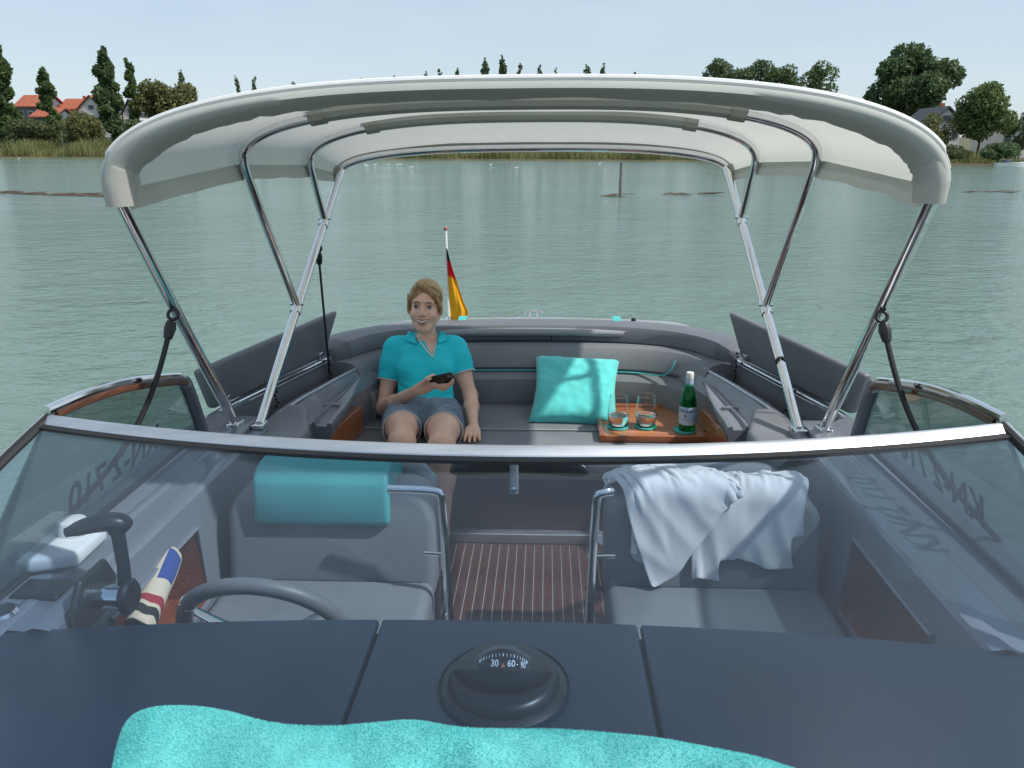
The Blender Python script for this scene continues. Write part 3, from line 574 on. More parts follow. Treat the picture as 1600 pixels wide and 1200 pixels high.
# white antenna base, gauge, pad on the left side deck
AN = MB().prism([(-1.145, 1.50, 1.064), (-1.03, 1.56, 1.056), (-1.035, 1.70, 1.056), (-1.10, 1.735, 1.060), (-1.155, 1.68, 1.064)], (0, 0, .038)).build('antenna_base', white, BOAT, bevel=.012)
MB().lathe([(.040, 0), (.038, .02), (.030, .032), (0, .036)], (-1.095, 1.66, 1.098), 24).build('antenna_dome', white, AN)
GA = MB().lathe([(.036, 0), (.036, .012), (.030, .018), (.029, .012), (0, .012)], (-1.085, 1.365, 1.05), 28).build('gauge', chrome, BOAT); MB().lathe([(.029, 0), (0, .001)], (-1.085, 1.365, 1.0635), 28).build('gauge_face', blackpl, GA)
MB().box((-1.11, 1.425, 1.052), (-1.0, 1.50, 1.064)).build('switch_panel', blackpl, BOAT, bevel=.006)
# front seats
def rr(x0, x1, z0, z1, r, y, shear=0, r2=.03):
    P = []
    for cx_, cz_, a0_, rr_ in ((x1-r, z1-r, 0, r), (x0+r, z1-r, 90, r), (x0+r2, z0+r2, 180, r2), (x1-r2, z0+r2, 270, r2)):
        for i in range(7): q = R(a0_+15*i); P.append((cx_+rr_*math.cos(q), y, cz_+rr_*math.sin(q)))
    return [(a, b+(c_-z0)*shear, c_) for a, b, c_ in P]
def seat(sx, nm):
    x0, x1 = sorted((sx*.885, sx*.255))
    B = MB().prism(rr(x0, x1, .70, 1.025, .09, 1.99, .22), (0, .16, 0)).build(nm, vinyl, BOAT, bevel=.035, seg=5)
    MB().prism(rr(x0+.02, x1-.02, .40, 1.02, .10, 2.16, .20), (0, .07, 0)).build('seat_shell', gelcoat, B, bevel=.02)
    MB().box((x0-.0, 1.50, .655), (x1, 2.02, .765)).build('seat_cushion', vinyl, B, bevel=.035, seg=4)
    MB().box((x0+.01, 1.55, .352), (x1-.01, 2.05, .66)).build('seat_base', gelcoat, B, bevel=.01)
    MB().tube([(x0+.035, 2.0-.004, .762), (x1-.035, 2.0-.004, .762)], .003, 6).build('seam', cavity, B); MB().tube([(x0+.03, 1.56, .7655), (x1-.03, 1.56, .7655)], .0018, 6).build('stitching', vinyl_d, B)
    # inboard grab rail
    X = sx*.215
    MB().tube(smoothpath([(sx*(.37 if sx < 0 else .262), 1.962, 1.082), (sx*(.30 if sx < 0 else .25), 1.955, 1.084), (sx*.235, 1.95, 1.084), (sx*.218, 1.95, 1.075), (X, 1.95, 1.03), (sx*.205, 1.945, .70), (sx*.205, 1.945, .40)], 2), .0115, 10, squash=(.85, 1.1)).build('grab_rail', chrome, B)
    MB().tube([(sx*.275, 1.955, .885), (sx*.213, 1.95, .885)], .006, 8).build('rail_peg', chrome, B)
    return B
SL = seat(-1, 'driver_seat'); SR = seat(1, 'passenger_seat')
prof = [(2.0, .925), (1.982, .932), (1.976, .95), (1.985, 1.03), (1.992, 1.07), (2.015, 1.095), (2.06, 1.108), (2.15, 1.106), (2.22, 1.08), (2.24, 1.03), (2.24, .99), (2.12, .93)]
HP = MB(); HP.prism([(-.792, a+.042, b) for a, b in prof], (.405, 0, 0)); HP.build('turquoise_bolster', turq, SL, bevel=.016, seg=4)
# aft bench
FP = MB().box((-.86, 3.03, .352), (.86, 3.06, .645)).build('aft_bench', panelw, BOAT, bevel=.004)
G = [(x, 2.985+.03*(abs(x)/.8)**2) for x in np.linspace(-.84, .84, 17)]
MB().prism([(x, y, .3525) for x, y in G]+[(.84, 3.035, .3525), (-.84, 3.035, .3525)], (0, 0, .045)).build('kick_plate', alu, FP, bevel=.004)
MB().box((-.86, 2.995, .642), (.86, 3.36, .742)).build('seat_cushion', vinyl, FP, bevel=.03, seg=4)
MB().box((-.85, 3.366, .642), (.85, 3.80, .740)).build('seat_cushion', vinyl, FP, bevel=.022, seg=4)
stitch = mat('pale_stitching', (.42, .50, .50), .7)
MB().tube([(-.83, 3.372, .7395), (.83, 3.372, .7395)], .0022, 6).build('stitching', stitch, FP)
bp_ = smoothpath([(-.815, 3.30, 0), (-.80, 3.50, 0), (-.74, 3.66, 0), (-.60, 3.745, 0), (-.3, 3.785, 0), (0, 3.795, 0), (.3, 3.785, 0), (.60, 3.745, 0), (.74, 3.66, 0), (.80, 3.50, 0), (.815, 3.30, 0)], 2)
i0 = 5
sweep(bp_[i0:-i0], [(-.02, .715), (-.045, .73), (-.055, .78), (-.035, .87), (.005, .905), (.03, .908), (.12, .90), (.10, .715)], 'backrest_lower', vinyl, FP)
sweep(bp_[i0:-i0], [(.012, .912), (.004, .925), (.020, .985), (.05, 1.02), (.10, 1.03), (.17, 1.02), (.17, .912)], 'backrest_upper', vinyl, FP)
pp = [p+0 for p in bp_[i0:-i0]]
def off(p, q, r_): t = r_-q; t = t/np.linalg.norm(t); return p+np.array([-t[1], t[0], 0])*.004
pip = [off(pp[i], pp[max(0, i-1)], pp[min(len(pp)-1, i+1)]) for i in range(len(pp))]
pip = [p for p in pip if p[0] < .60]; ptsP = [(p[0], p[1]-.004, .909) for p in pip]+[(.655, 3.685, .912), (.685, 3.668, .935), (.70, 3.665, .97), (.712, 3.675, 1.0)]
MB().tube(smoothpath(ptsP, 2), .0042, 8).build('piping', turq, FP)
# aft coaming pad
cpth = smoothpath([(-1.005, 3.54, 1.0), (-.985, 3.64, 1.0), (-.90, 3.80, 1.0), (-.72, 3.95, 1.0), (-.40, 4.045, 1.0), (0, 4.065, 1.0), (.40, 4.045, 1.0), (.72, 3.95, 1.0), (.90, 3.80, 1.0), (.985, 3.64, 1.0), (1.005, 3.54, 1.0)], 3)
sec = [(-.105, .015), (-.118, .035), (-.116, .085), (-.100, .108), (-.03, .116), (.06, .108), (.12, .085), (.13, .02), (.10, .0), (-.08, .0)]
CO = sweep(cpth, sec, 'coaming_pad', vinyl_d, BOAT, scale=lambda k: min(1, .35+.65*min(k, 1-k)*9))
for x, y in ((.10, 4.03), (-.55, 4.0)): MB().tube([(x, y-.095, 1.01), (x, y-.092, 1.085), (x, y-.02, 1.113)], .002, 5).build('pad_seam', cavity, CO)
# aft deck
G = [[(x*hw(y)*.985, y, gz(y)+.02+.02*(1-x*x)-.12*((y-4.0)/.95)**1.6 if y > 4 else gz(y)+.02+.02*(1-x*x)) for x in np.linspace(-1, 1, 21)] for y in np.linspace(3.9, 4.95, 12)]
MB().grid(G).build('aft_deck', deckgel, BOAT, solid=.03)
CL = MB().tube(smoothpath([(-.055, 4.30, 1.105), (-.03, 4.30, 1.118), (.03, 4.30, 1.118), (.055, 4.30, 1.105)], 2), .006, 8).build('deck_cleat', chrome, BOAT)
for x in (-.02, .02): MB().tube([(x, 4.30, 1.05), (x, 4.30, 1.115)], .006, 8).build('cleat_foot', chrome, CL)
FIL = MB().lathe([(.024, 0), (.024, .012), (.018, .02), (0, .022)], (.56, 4.22, 1.055), 18).build('filler_cap', chrome, BOAT); MB().lathe([(.014, 0), (.012, .015), (0, .018)], (.56, 4.22, 1.076), 14).build('cap_knob', blackpl, FIL)
for x, w_ in ((-.385, .022), (.455, .022)): MB().prism([(x-w_, 4.045, 1.100), (x+w_, 4.045, 1.100), (x+w_, 4.11, 1.116), (x+w_, 4.17, 1.108), (x-w_, 4.17, 1.108), (x-w_, 4.11, 1.116)], (0, -.001, .005)).build('strap_tab', turqsil, BOAT)
# open side wells with folding lids standing up
for sx in (-1, 1):
    ys = np.linspace(2.664, 3.66, 14)
    MB().grid([[(sx*(hw(y)+.012), y, gz(y)-.03), (sx*(hw(y)+.010), y, gz(y)+.006), (sx*(hw(y)-.022), y, gz(y)+.006), (sx*(hw(y)-.026), y, gz(y)-.010)] for y in ys]).build('gunwale_cap', gelcoat, BOAT, angle=50)
    MB().grid([[(sx*(hw(y)-.026), y, gz(y)-.008), (sx*(hw(y)-.034), y, gz(y)-.09), (sx*(hw(y)-.045), y, gz(y)-.20)] for y in ys]).build('well_side_panel', vinyl_d, BOAT)
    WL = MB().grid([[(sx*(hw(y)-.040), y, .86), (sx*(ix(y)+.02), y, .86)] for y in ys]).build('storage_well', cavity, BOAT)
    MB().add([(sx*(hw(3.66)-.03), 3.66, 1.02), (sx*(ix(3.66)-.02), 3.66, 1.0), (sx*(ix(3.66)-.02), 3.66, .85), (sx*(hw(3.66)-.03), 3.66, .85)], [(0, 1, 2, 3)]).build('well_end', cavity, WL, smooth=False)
    MB().grid([[(sx*(ix(y)+.034), y, .86), (sx*(ix(y)+.034), y, iz(y)-.004), (sx*(ix(y)+.026), y, iz(y)+.010), (sx*(ix(y)+.010), y, iz(y)+.014), (sx*(ix(y)-.002), y, iz(y)+.012), (sx*(ix(y)-.006), y, iz(y)+.002)] for y in ys]).build('well_rim', gelcoat, BOAT, angle=60)
    MB().tube([(sx*(ix(y)-.001), y, iz(y)+.011) for y in np.linspace(2.8, 3.66, 12)], .0055, 6).build('rim_trim', alu, BOAT)
    a = np.array([sx*1.180, 2.70, 1.062]); b = np.array([sx*.975, 3.47, 1.062]); nrm_ = np.array([sx*.95, .26, -.12])*.044
    q = [a, b, np.array([sx*.925, 3.585, 1.262]), np.array([sx*1.205, 2.665, 1.225])]
    L = MB().prism([tuple(p) for p in q], tuple(nrm_)).build('side_lid', vinyl_d, BOAT, bevel=.016, seg=4)
    MB().tube([a+np.array([-sx*.012, 0, -.008]), b+np.array([-sx*.012, 0, -.008])], .0055, 8).build('hinge_strip', chrome, L)
    MB().tube([a+np.array([-sx*.012, 0, -.024]), b+np.array([-sx*.012, 0, -.024])], .003, 8).build('edge_strip', alu, L)
    for t in (.08, .94):
        p = a*(1-t)+b*t; MB().box(tuple(p+np.array([-.010-sx*.004, -.016, .002])), tuple(p+np.array([.010-sx*.004, .016, .034]))).build('hinge', chrome, L, bevel=.003)
    for t in (.42, .97):                       # black bead chains hanging in the well
        p = a*(1-t)+b*t+np.array([-sx*.030, 0, .03]); mb = MB()
        for i in range(9): mb.lathe([(0, -.007), (.006, -.003), (.006, .003), (0, .007)], tuple(p+np.array([.004*math.sin(i*2.1), .004*math.cos(i*1.7), -.016*i])), 8, cap=False)
        mb.build('retaining_chain', blackpl, L)
# side armrests with wooden fronts, padded blocks beside the front seats
for sx in (-1, 1):
    ys = np.linspace(2.93, 3.40, 14); rg = []
    for y in ys:
        t = (y-2.93)/.47; w = .088*(1-t**1.8)+.006; xo = sx*(ix(y)-.058); zt = .925+.055*t
        rg.append([(xo, y, zt), (xo-sx*w*.25, y, zt+.002), (xo-sx*w*.3, y, zt-.014*(1-t)), (xo-sx*w*.78, y, zt-.016*(1-t)), (xo-sx*w*.84, y, zt), (xo-sx*w, y, zt-.004), (xo-sx*(w+.004), y, zt-.014), (xo-sx*(w-.006), y, zt-.070*(1-.7*t)), (xo, y, zt-.075*(1-.6*t))])
    AR = MB().loft(rg).build('armrest', gelcoat, BOAT, angle=40)
    MB().prism([(sx*(ix(2.97)-.05), 2.97, .50), (sx*(ix(2.97)-.05), 2.97, .862), (sx*(ix(2.97)-.125), 2.97, .862), (sx*(ix(2.97)-.115), 2.97, .50)], (-sx*.062, .34, .01)).build('wood_front', mahog, AR, bevel=.006)
    MB().box((min(sx*.90, sx*.82), 3.10, .926), (max(sx*.90, sx*.82), 3.118, .950)).build('tray_lip', gelcoat, AR, bevel=.004)
    MB().prism([(sx*.985, 2.46, .84), (sx*.985, 2.66, .84), (sx*.965, 2.885, .84), (sx*.885, 2.875, .84), (sx*.80, 2.62, .84), (sx*.80, 2.46, .84)], (0, 0, .185)).build('side_pad', vinyl, BOAT, bevel=.022, seg=4)
    MB().prism([(sx*1.09, 2.45, 1.02), (sx*1.09, 2.65, 1.02), (sx*.99, 2.65, 1.02), (sx*.99, 2.45, 1.02)], (0, 0, .036)).build('mount_plinth', gelcoat, BOAT, bevel=.008)
# ------------------------------------------------------------------ bimini top
BI = thing('bimini_top', (0, 2.55, 1.06), 'pale grey canvas bimini top on bent steel tubes over the cockpit', 'canopy')
BY = [1.87, 2.65, 3.35, 3.74]; BW = [.985, .975, .955, .925]; BC = [2.138, 2.155, 2.138, 2.020]; BS = [1.895, 1.945, 1.93, 1.885]
def bow(y, q, dw=0, dz=0):
    w, zc, zs = interp(y, BY, BW)+dw, interp(y, BY, BC)+dz, interp(y, BY, BS); n_ = 2.65
    c_, s_ = math.cos(q), math.sin(q); return np.array([-np.sign(c_)*w*abs(c_)**(2/n_), y, zs+(zc-zs)*abs(s_)**(2/n_)])
QS = np.linspace(0, math.pi, 61)
G = []
for y in np.linspace(1.87, 3.74, 34):
    row = []
    for q in QS:
        p = bow(y, q, .012, .010); sag = sum(math.sin(math.pi*(y-a)/(b-a))*.014 for a, b in zip(BY[:-1], BY[1:]) if a < y < b)
        p[2] -= sag*math.sin(q)**.7; p[2] += .003*mnoise.noise(Vector((p[0]*4, y*4, 3))); p[0] += .004*mnoise.noise(Vector((p[2]*9, y*7, 8)))
        row.append(p)
    G.append(row)
CAN = MB().grid(G).build('canopy', canvas, BI, angle=80)
# front sleeve with a wavy flap behind it
SL_ = []
for i, q in enumerate(np.linspace(.05, math.pi-.05, 80)):
    p = bow(1.87, q, .014, .012); SL_.append(p)
ctr = np.array([0, 1.87, 1.93])
rg = []
for i, p in enumerate(SL_):
    t = SL_[min(i+1, 79)]-SL_[max(i-1, 0)]; t /= np.linalg.norm(t); nn = np.array([t[2], 0, -t[0]]);  nn = nn if np.dot(nn, p-ctr) < 0 else -nn
    wob = .010*mnoise.noise(Vector((i*.23, 1, 0)))+.006*mnoise.noise(Vector((i*.7, 5, 0)))
    hgt = .036+.024*(abs(p[0])/.98)**3
    sec_ = [(-.004, .028), (-.022, .022), (-.032, .010), (-.030, .000)]
    rg.append([p+nn*.000+np.array([0, .035, 0]), p-nn*.004+np.array([0, .012, 0]), p-nn*.002+np.array([0, -.012, 0]), p+nn*.008+np.array([0, -.028, 0]), p+nn*.020+np.array([0, -.033, 0]), p+nn*hgt*.75+np.array([0, -.022, 0]), p+nn*hgt+np.array([0, 0.005, 0]), p+nn*(hgt+.004+wob)+np.array([0, .035, 0])])
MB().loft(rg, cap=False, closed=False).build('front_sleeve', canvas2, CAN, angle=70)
mb = MB(); mb.tube([p+np.array([0, -.014, .003]) for p in SL_[2:-2]], [.002]*4+[.008]*(len(SL_)-12)+[.002]*4, 8); mb.build('sunlit_sleeve_edge', whitem, CAN)  # white tube paints in the sunlit upper edge of the sleeve
# hems along the two sides
for q in (0, math.pi):
    sg = -1 if q == 0 else 1
    G = []
    for y in np.linspace(1.92, 3.72, 40):
        p = bow(y, q, .006, 0); w_ = .004*math.sin(y*21)+.004*math.sin(y*9)
        G.append([p+np.array([0, 0, .010]), p+np.array([-sg*.004+w_*.5, 0, -.02]), p+np.array([-sg*.010+w_, 0, -.040+w_*.5])])
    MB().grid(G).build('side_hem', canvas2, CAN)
# rear hem
G = []
for q in np.linspace(.02, math.pi-.02, 70):
    p = bow(3.74, q, .012, .010); w_ = .006*mnoise.noise(Vector((q*9, 0, 4))); dn = np.array([p[0]*-.02, .01, -.020-.012*abs(math.cos(q))+w_]); G.append([p, p+dn*.5+np.array([0, .012, 0]), p+dn])
MB().grid(G).build('rear_hem', canvas2, CAN)
# sleeves round the two middle bows, with cuffs
for y, x1 in ((2.65, .715), (3.35, .69)):
    pts_ = [bow(y, q) for q in np.linspace(0, math.pi, 160)]; pts_ = [p for p in pts_ if abs(p[0]) <= x1]
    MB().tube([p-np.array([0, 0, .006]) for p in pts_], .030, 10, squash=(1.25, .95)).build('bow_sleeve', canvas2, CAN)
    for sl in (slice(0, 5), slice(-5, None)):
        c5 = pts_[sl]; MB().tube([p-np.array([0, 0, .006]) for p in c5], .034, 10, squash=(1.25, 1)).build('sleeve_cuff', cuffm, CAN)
# steel bows and legs
FOOTF, FOOTR = np.array([1.045, 2.55, 1.06]), np.array([.965, 2.57, 1.05])
TR = .0178
def bowpath(y, lower): 
    mid = [bow(y, q, -.012, -.016) for q in np.linspace(.06, math.pi-.06, 60)]
    return mid
for name_, y, foot in (('front_bow', 1.87, FOOTF), ('rear_bow', 3.74, FOOTR)):
    mid = bowpath(y, foot) if y > 2 else [bow(y, q, .004, .004) for q in np.linspace(.06, math.pi-.06, 60)]; MB().tube(smoothpath([foot*[-1, 1, 1], (foot*[-1, 1, 1])*.1+mid[0]*.9]+[m_ for m_ in mid[1:-1:3]]+[foot*.1+mid[-1]*.9, foot], 2), TR, 12).build(name_, chrome, BI)
def on_rear(t, s): return (FOOTR*[s, 1, 1])*(1-t)+bow(3.74, .06 if s < 0 else math.pi-.06, -.012, -.016)*t
for y, t in ((2.65, .40), (3.35, .76)):
    mid = bowpath(y, None); a, b = on_rear(t, -1), on_rear(t, 1)
    B_ = MB().tube(smoothpath([a, a*.12+mid[0]*.88]+[m_ for m_ in mid[1:-1:3]]+[b*.12+mid[-1]*.88, b], 2), TR*.92, 12).build('middle_bow', chrome, BI)
    for s, p in ((-1, a), (1, b)):
        d = on_rear(t+.05, s)-on_rear(t-.05, s); d /= np.linalg.norm(d)
        MB().tube([p-d*.035, p+d*.035], TR*1.22, 12).build('clamp', chrome, B_); MB().tube([p+np.array([-.028, 0, .012]), p+np.array([.028, 0, .012])], .007, 8).build('pivot_bolt', chrome, B_)
for s in (-1, 1):
    for ft in (FOOTF, FOOTR):
        p = ft*[s, 1, 1]; MB().box(tuple(p+np.array([-.022, -.03, -.012])), tuple(p+np.array([.022, .03, .006]))).build('foot_mount', chrome, BI, bevel=.004)
    # corner cuffs on the front and rear bow
    for y, w_ in ((1.87, .050), (3.74, .034)):
        e = [bow(y, q if s < 0 else math.pi-q, -.016 if y < 2 else .004, 0) for q in (.03, .09, .2)]; e = [e[0]+np.array([0, 0, -.040 if y < 2 else -.03])]+e
        MB().tube([p+np.array([0, .012 if y < 2 else 0, 0]) for p in e], [w_*.92, w_, w_, w_*.9], 14, squash=(.72, 1.0)).build('corner_cuff', canvas if y < 2 else cuffm, CAN)
# black tie-down straps with snap hooks
def strap(p0, p1, sag, r_=.0075):
    p0, p1 = np.array(p0), np.array(p1); P = [p0*(1-t)+p1*t+np.array([sag[0], sag[1], sag[2]])*math.sin(math.pi*t) for t in np.linspace(.10, 1, 18)]
    B_ = MB().tube(P, r_, 8).build('tie_down_strap', rubber, BI); d = (P[1]-P[0]); d /= np.linalg.norm(d)
    MB().tube([P[0]-d*.022, P[0], P[0]+d*.03], [.013, .017, .012], 10).build('hook_sleeve', blackpl, B_)
    c_ = Vector(P[0]-d*.042); MB().tube(arc(c_, Vector(d), Vector(d).cross(Vector((0, 1, 0))).normalized(), .015, 0, 2*math.pi, 16)[:-1], .005, 8, closed=True).build('snap_hook', blackpl, B_)
    MB().tube([c_-Vector(d)*.02, Vector(p0)], .004, 8).build('eye', chrome, B_)
def on_front(t, s): return (FOOTF*[s, 1, 1])*(1-t)+bow(1.87, .06 if s < 0 else math.pi-.06, -.012, -.016)*t
strap(on_front(.60, -1), (-1.195, 1.74, 1.066), (.03, .03, -.05)); strap(on_front(.60, 1), (1.195, 1.74, 1.066), (-.03, .03, -.05))
strap(on_rear(.66, -1), (-.955, 3.45, .98), (0, 0, 0), .0055); strap(on_rear(.20, 1), (1.03, 2.80, .95), (0, 0, 0), .0055)
# ------------------------------------------------------------------ flag
fm, fn, fl, fb, fo = nodes('flag_cloth')
tcx = fn.new('ShaderNodeUVMap'); sp_ = fn.new('ShaderNodeSeparateXYZ'); rmp = fn.new('ShaderNodeValToRGB'); rmp.color_ramp.interpolation = 'CONSTANT'
e = rmp.color_ramp.elements; e[0].color = (.75, .38, .01, 1); e[1].position = .333; e[1].color = (.62, .02, .03, 1); e3 = e.new(.667); e3.color = (.010, .010, .012, 1)
fl.new(tcx.outputs[0], sp_.inputs[0]); fl.new(sp_.outputs['Y'], rmp.inputs[0]); fl.new(rmp.outputs[0], fb.inputs['Base Color']); fb.inputs['Roughness'].default_value = .8
tr = fn.new('ShaderNodeBsdfTranslucent'); fl.new(rmp.outputs[0], tr.inputs[0]); mx = fn.new('ShaderNodeMixShader'); mx.inputs[0].default_value = .3; fl.new(fb.outputs[0], mx.inputs[1]); fl.new(tr.outputs[0], mx.inputs[2]); fl.new(mx.outputs[0], fo.inputs[0])
pb = at_y(701, 500, 4.22); ptp = at_y(697.5, 358, 4.24)
FLG = thing('flag', tuple(pb), 'black red and gold flag hanging from a white staff on the aft deck', 'flag')
MB().tube([pb-np.array([0, 0, .06]), pb, ptp], [.0095, .0095, .0075], 10).build('staff', whitem, FLG)
MB().lathe([(.0, -.013), (.009, -.009), (.013, 0), (.009, .009), (0, .013)], tuple(ptp+np.array([0, 0, .008])), 14, cap=False).build('finial', mahog, FLG)
MB().lathe([(.018, 0), (.018, .03), (.012, .04)], (pb[0], pb[1], 1.06), 14).build('socket', chrome, FLG)
# limp cloth: hoist along the staff, fly end hanging down in folds
nu, nv = 30, 40; Vf = []; UV = []; zb = [at_y(701, q_, 4.22)[2] for q_ in (499, 430, 404, 386)]
for j in range(nv):
    for i in range(nu):
        u_, v_ = i/(nu-1), j/(nv-1); z = interp(v_, [0, .333, .667, 1], zb); wdt = interp(z, [zb[0], zb[0]+.07, zb[0]+.14, zb[3]], [.092, .105, .078, .012])
        x = pb[0]-.012*(z-zb[0])/.4+.010+u_*wdt; y = pb[1]+.022*math.sin(u_*8+v_*5)*u_+.010*math.sin(u_*17-v_*6)*u_; z -= .035*u_*u_*min(1, (z-zb[0])/.1)
        Vf.append((x, y, z)); UV.append((u_, v_))
me = bpy.data.meshes.new('flag_cloth'); Ff = [(j*nu+i, j*nu+i+1, (j+1)*nu+i+1, (j+1)*nu+i) for j in range(nv-1) for i in range(nu-1)]; me.from_pydata(Vf, [], Ff)
uvl = me.uv_layers.new(name='UVMap'); uvl.data.foreach_set('uv', [c_ for lp in me.loops for c_ in UV[lp.vertex_index]])
link('flag_cloth', me, fm, FLG, angle=120)
# ------------------------------------------------------------------ cloth solver and signed-distance modelling
def drape(P, mask, inv, collide, steps=150, iters=8, dt=.016, g=9.8, damp=.985):
    n, m = P.shape[:2]; X = P.copy(); Vv = np.zeros_like(P); Wt = mask*inv
    def cons(di, dj, st):
        a0 = (slice(0, n-di), slice(0, m-dj) if dj >= 0 else slice(-dj, m)); b0 = (slice(di, n), slice(dj, m) if dj >= 0 else slice(0, m+dj)); return a0, b0, st
    L = [(1, 0, 1.), (0, 1, 1.), (1, 1, .6), (1, -1, .6), (2, 0, .18), (0, 2, .18)]; K = []
    for di, dj, st in L:
        a, b, st = cons(di, dj, st); rest = REST*math.hypot(di, dj)
        K.append((a, b, rest, st*.5, (mask[a]*mask[b])))
    for s in range(steps):
        Vv *= damp; Vv[..., 2] -= g*dt; Q = X+Vv*dt*Wt[..., None]
        for it in range(iters):
            for a, b, rest, st, mk in K:
                d = Q[b]-Q[a]; ln = np.linalg.norm(d, axis=2)+1e-9; c_ = (mk*st*.62*(ln-rest)/ln)[..., None]*d
                wa, wb = Wt[a][..., None], Wt[b][..., None]; Q[a] += c_*wa; Q[b] -= c_*wb
            Q = collide(Q, X)
        Vv = (Q-X)/dt; X = Q
    return X
def grid_mesh(X, mask, name, m, parent=None, thick=.003, sub=1):
    n, q = mask.shape; idx = -np.ones(mask.shape, int); idx[mask > 0] = np.arange(int((mask > 0).sum())); v = X[mask > 0]
    f = [(idx[i, j], idx[i+1, j], idx[i+1, j+1], idx[i, j+1]) for i in range(n-1) for j in range(q-1) if min(idx[i, j], idx[i+1, j], idx[i+1, j+1], idx[i, j+1]) >= 0]
    me = bpy.data.meshes.new(name); me.from_pydata([tuple(p) for p in v], [], f); return link(name, me, m, parent, solid=thick, sub=sub, angle=180)
class SDF:
    """smooth union of round cones and ellipsoids, meshed with surface nets"""
    def __init__(s, lo, hi, res):
        s.lo = np.array(lo, np.float32); s.res = res; s.n = np.ceil((np.array(hi)-s.lo)/res).astype(int)+1; s.f = np.full(s.n, .3, np.float32)
    def blk(s, lo, hi):
        a = np.clip(((np.array(lo)-s.lo)/s.res).astype(int), 0, s.n-1); b = np.clip(((np.array(hi)-s.lo)/s.res).astype(int)+2, 1, s.n); b = np.maximum(b, a+1)
        sl = tuple(slice(p, q) for p, q in zip(a, b)); g = np.meshgrid(*[np.arange(p, q, dtype=np.float32)*s.res+l_ for p, q, l_ in zip(a, b, s.lo)], indexing='ij'); return sl, np.stack(g, -1)
    def put(s, sl, d, k, op):
        f = s.f[sl]
        if op == 'u':
            h = np.clip(.5+.5*(f-d)/k, 0, 1); s.f[sl] = f*(1-h)+d*h-k*h*(1-h)
        else:
            h = np.clip(.5-.5*(f+d)/k, 0, 1); s.f[sl] = f*(1-h)-d*h+k*h*(1-h)
    def cone(s, a, ra, b, rb, k=.02, op='u', grow=0):
        a, b = np.array(a, np.float32), np.array(b, np.float32); ra += grow; rb += grow; rm = max(ra, rb)+k*2+s.res*3
        sl, P = s.blk(np.minimum(a, b)-rm, np.maximum(a, b)+rm); ab = b-a; t = np.clip(((P-a)@ab)/(ab@ab+1e-9), 0, 1)
        s.put(sl, np.linalg.norm(P-a-t[..., None]*ab, axis=-1)-(ra+(rb-ra)*t), k, op); return s
    def ell(s, c_, r_, k=.02, op='u', M=None, grow=0):
        c_, r_ = np.array(c_, np.float32), np.array(r_, np.float32)+grow; rm = r_.max()+k*2+s.res*3
        sl, P = s.blk(c_-rm, c_+rm); q = P-c_
        if M is not None: q = q@np.array(M, np.float32)
        k0 = np.linalg.norm(q/r_, axis=-1); k1 = np.linalg.norm(q/(r_*r_), axis=-1)+1e-6; s.put(sl, k0*(k0-1)/k1, k, op); return s
    def clip(s, fn):
        sl, P = s.blk(s.lo, s.lo+s.n*s.res); s.f = np.maximum(s.f, fn(P).astype(np.float32)); return s
    def mesh(s, smooth=2):
        f = s.f; ins = f < 0; n = s.n
        cnt = np.zeros(n-1, np.int8)
        for dx in (0, 1):
            for dy in (0, 1):
                for dz in (0, 1): cnt += ins[dx:n[0]-1+dx, dy:n[1]-1+dy, dz:n[2]-1+dz]
        act = (cnt > 0) & (cnt < 8); I = np.argwhere(act); vid = -np.ones(n-1, np.int32); vid[act] = np.arange(len(I)); acc = np.zeros((len(I), 3)); num = np.zeros(len(I))
        cor = [(a, b, c_) for a in (0, 1) for b in (0, 1) for c_ in (0, 1)]; fv = {q: f[I[:, 0]+q[0], I[:, 1]+q[1], I[:, 2]+q[2]] for q in cor}
        for a in cor:
            for ax in range(3):
                if a[ax]: continue
                b = list(a); b[ax] = 1; b = tuple(b); fa, fb = fv[a], fv[b]; m = (fa < 0) != (fb < 0); t = np.where(m, fa/(fa-fb+1e-12), 0)
                p = np.array(a)[None]+t[:, None]*(np.array(b)-np.array(a))[None]; acc += p*m[:, None]; num += m
        V = (I+acc/num[:, None])*s.res+s.lo; Q = []
        for ax in range(3):
            u_, w_ = (ax+1) % 3, (ax+2) % 3; sa = [slice(0, n[0]-1), slice(0, n[1]-1), slice(0, n[2]-1)]; sb = list(sa); sb[ax] = slice(1, n[ax])
            for q in (u_, w_): sa[q] = slice(1, n[q]-1); sb[q] = slice(1, n[q]-1)
            A, B = ins[tuple(sa)], ins[tuple(sb)]; E_ = np.argwhere(A != B); sg = A[A != B]; off_ = np.zeros(3, int); off_[u_] = 1; off_[w_] = 1; E_ = E_+off_
            def vi(du, dw): z = E_.copy(); z[:, u_] -= du; z[:, w_] -= dw; return vid[z[:, 0], z[:, 1], z[:, 2]]
            q = np.stack([vi(1, 1), vi(0, 1), vi(0, 0), vi(1, 0)], 1); q[~sg] = q[~sg][:, ::-1]; Q.append(q)
        Q = np.concatenate(Q)
        for _ in range(smooth):
            A = np.zeros_like(V); c_ = np.zeros(len(V))
            for a, b in ((0, 1), (1, 2), (2, 3), (3, 0)):
                np.add.at(A, Q[:, a], V[Q[:, b]]); np.add.at(c_, Q[:, a], 1); np.add.at(A, Q[:, b], V[Q[:, a]]); np.add.at(c_, Q[:, b], 1)
            V = V*.5+A/c_[:, None]*.5
        return V, Q
# ------------------------------------------------------------------ things on the bench
SEATZ = .742
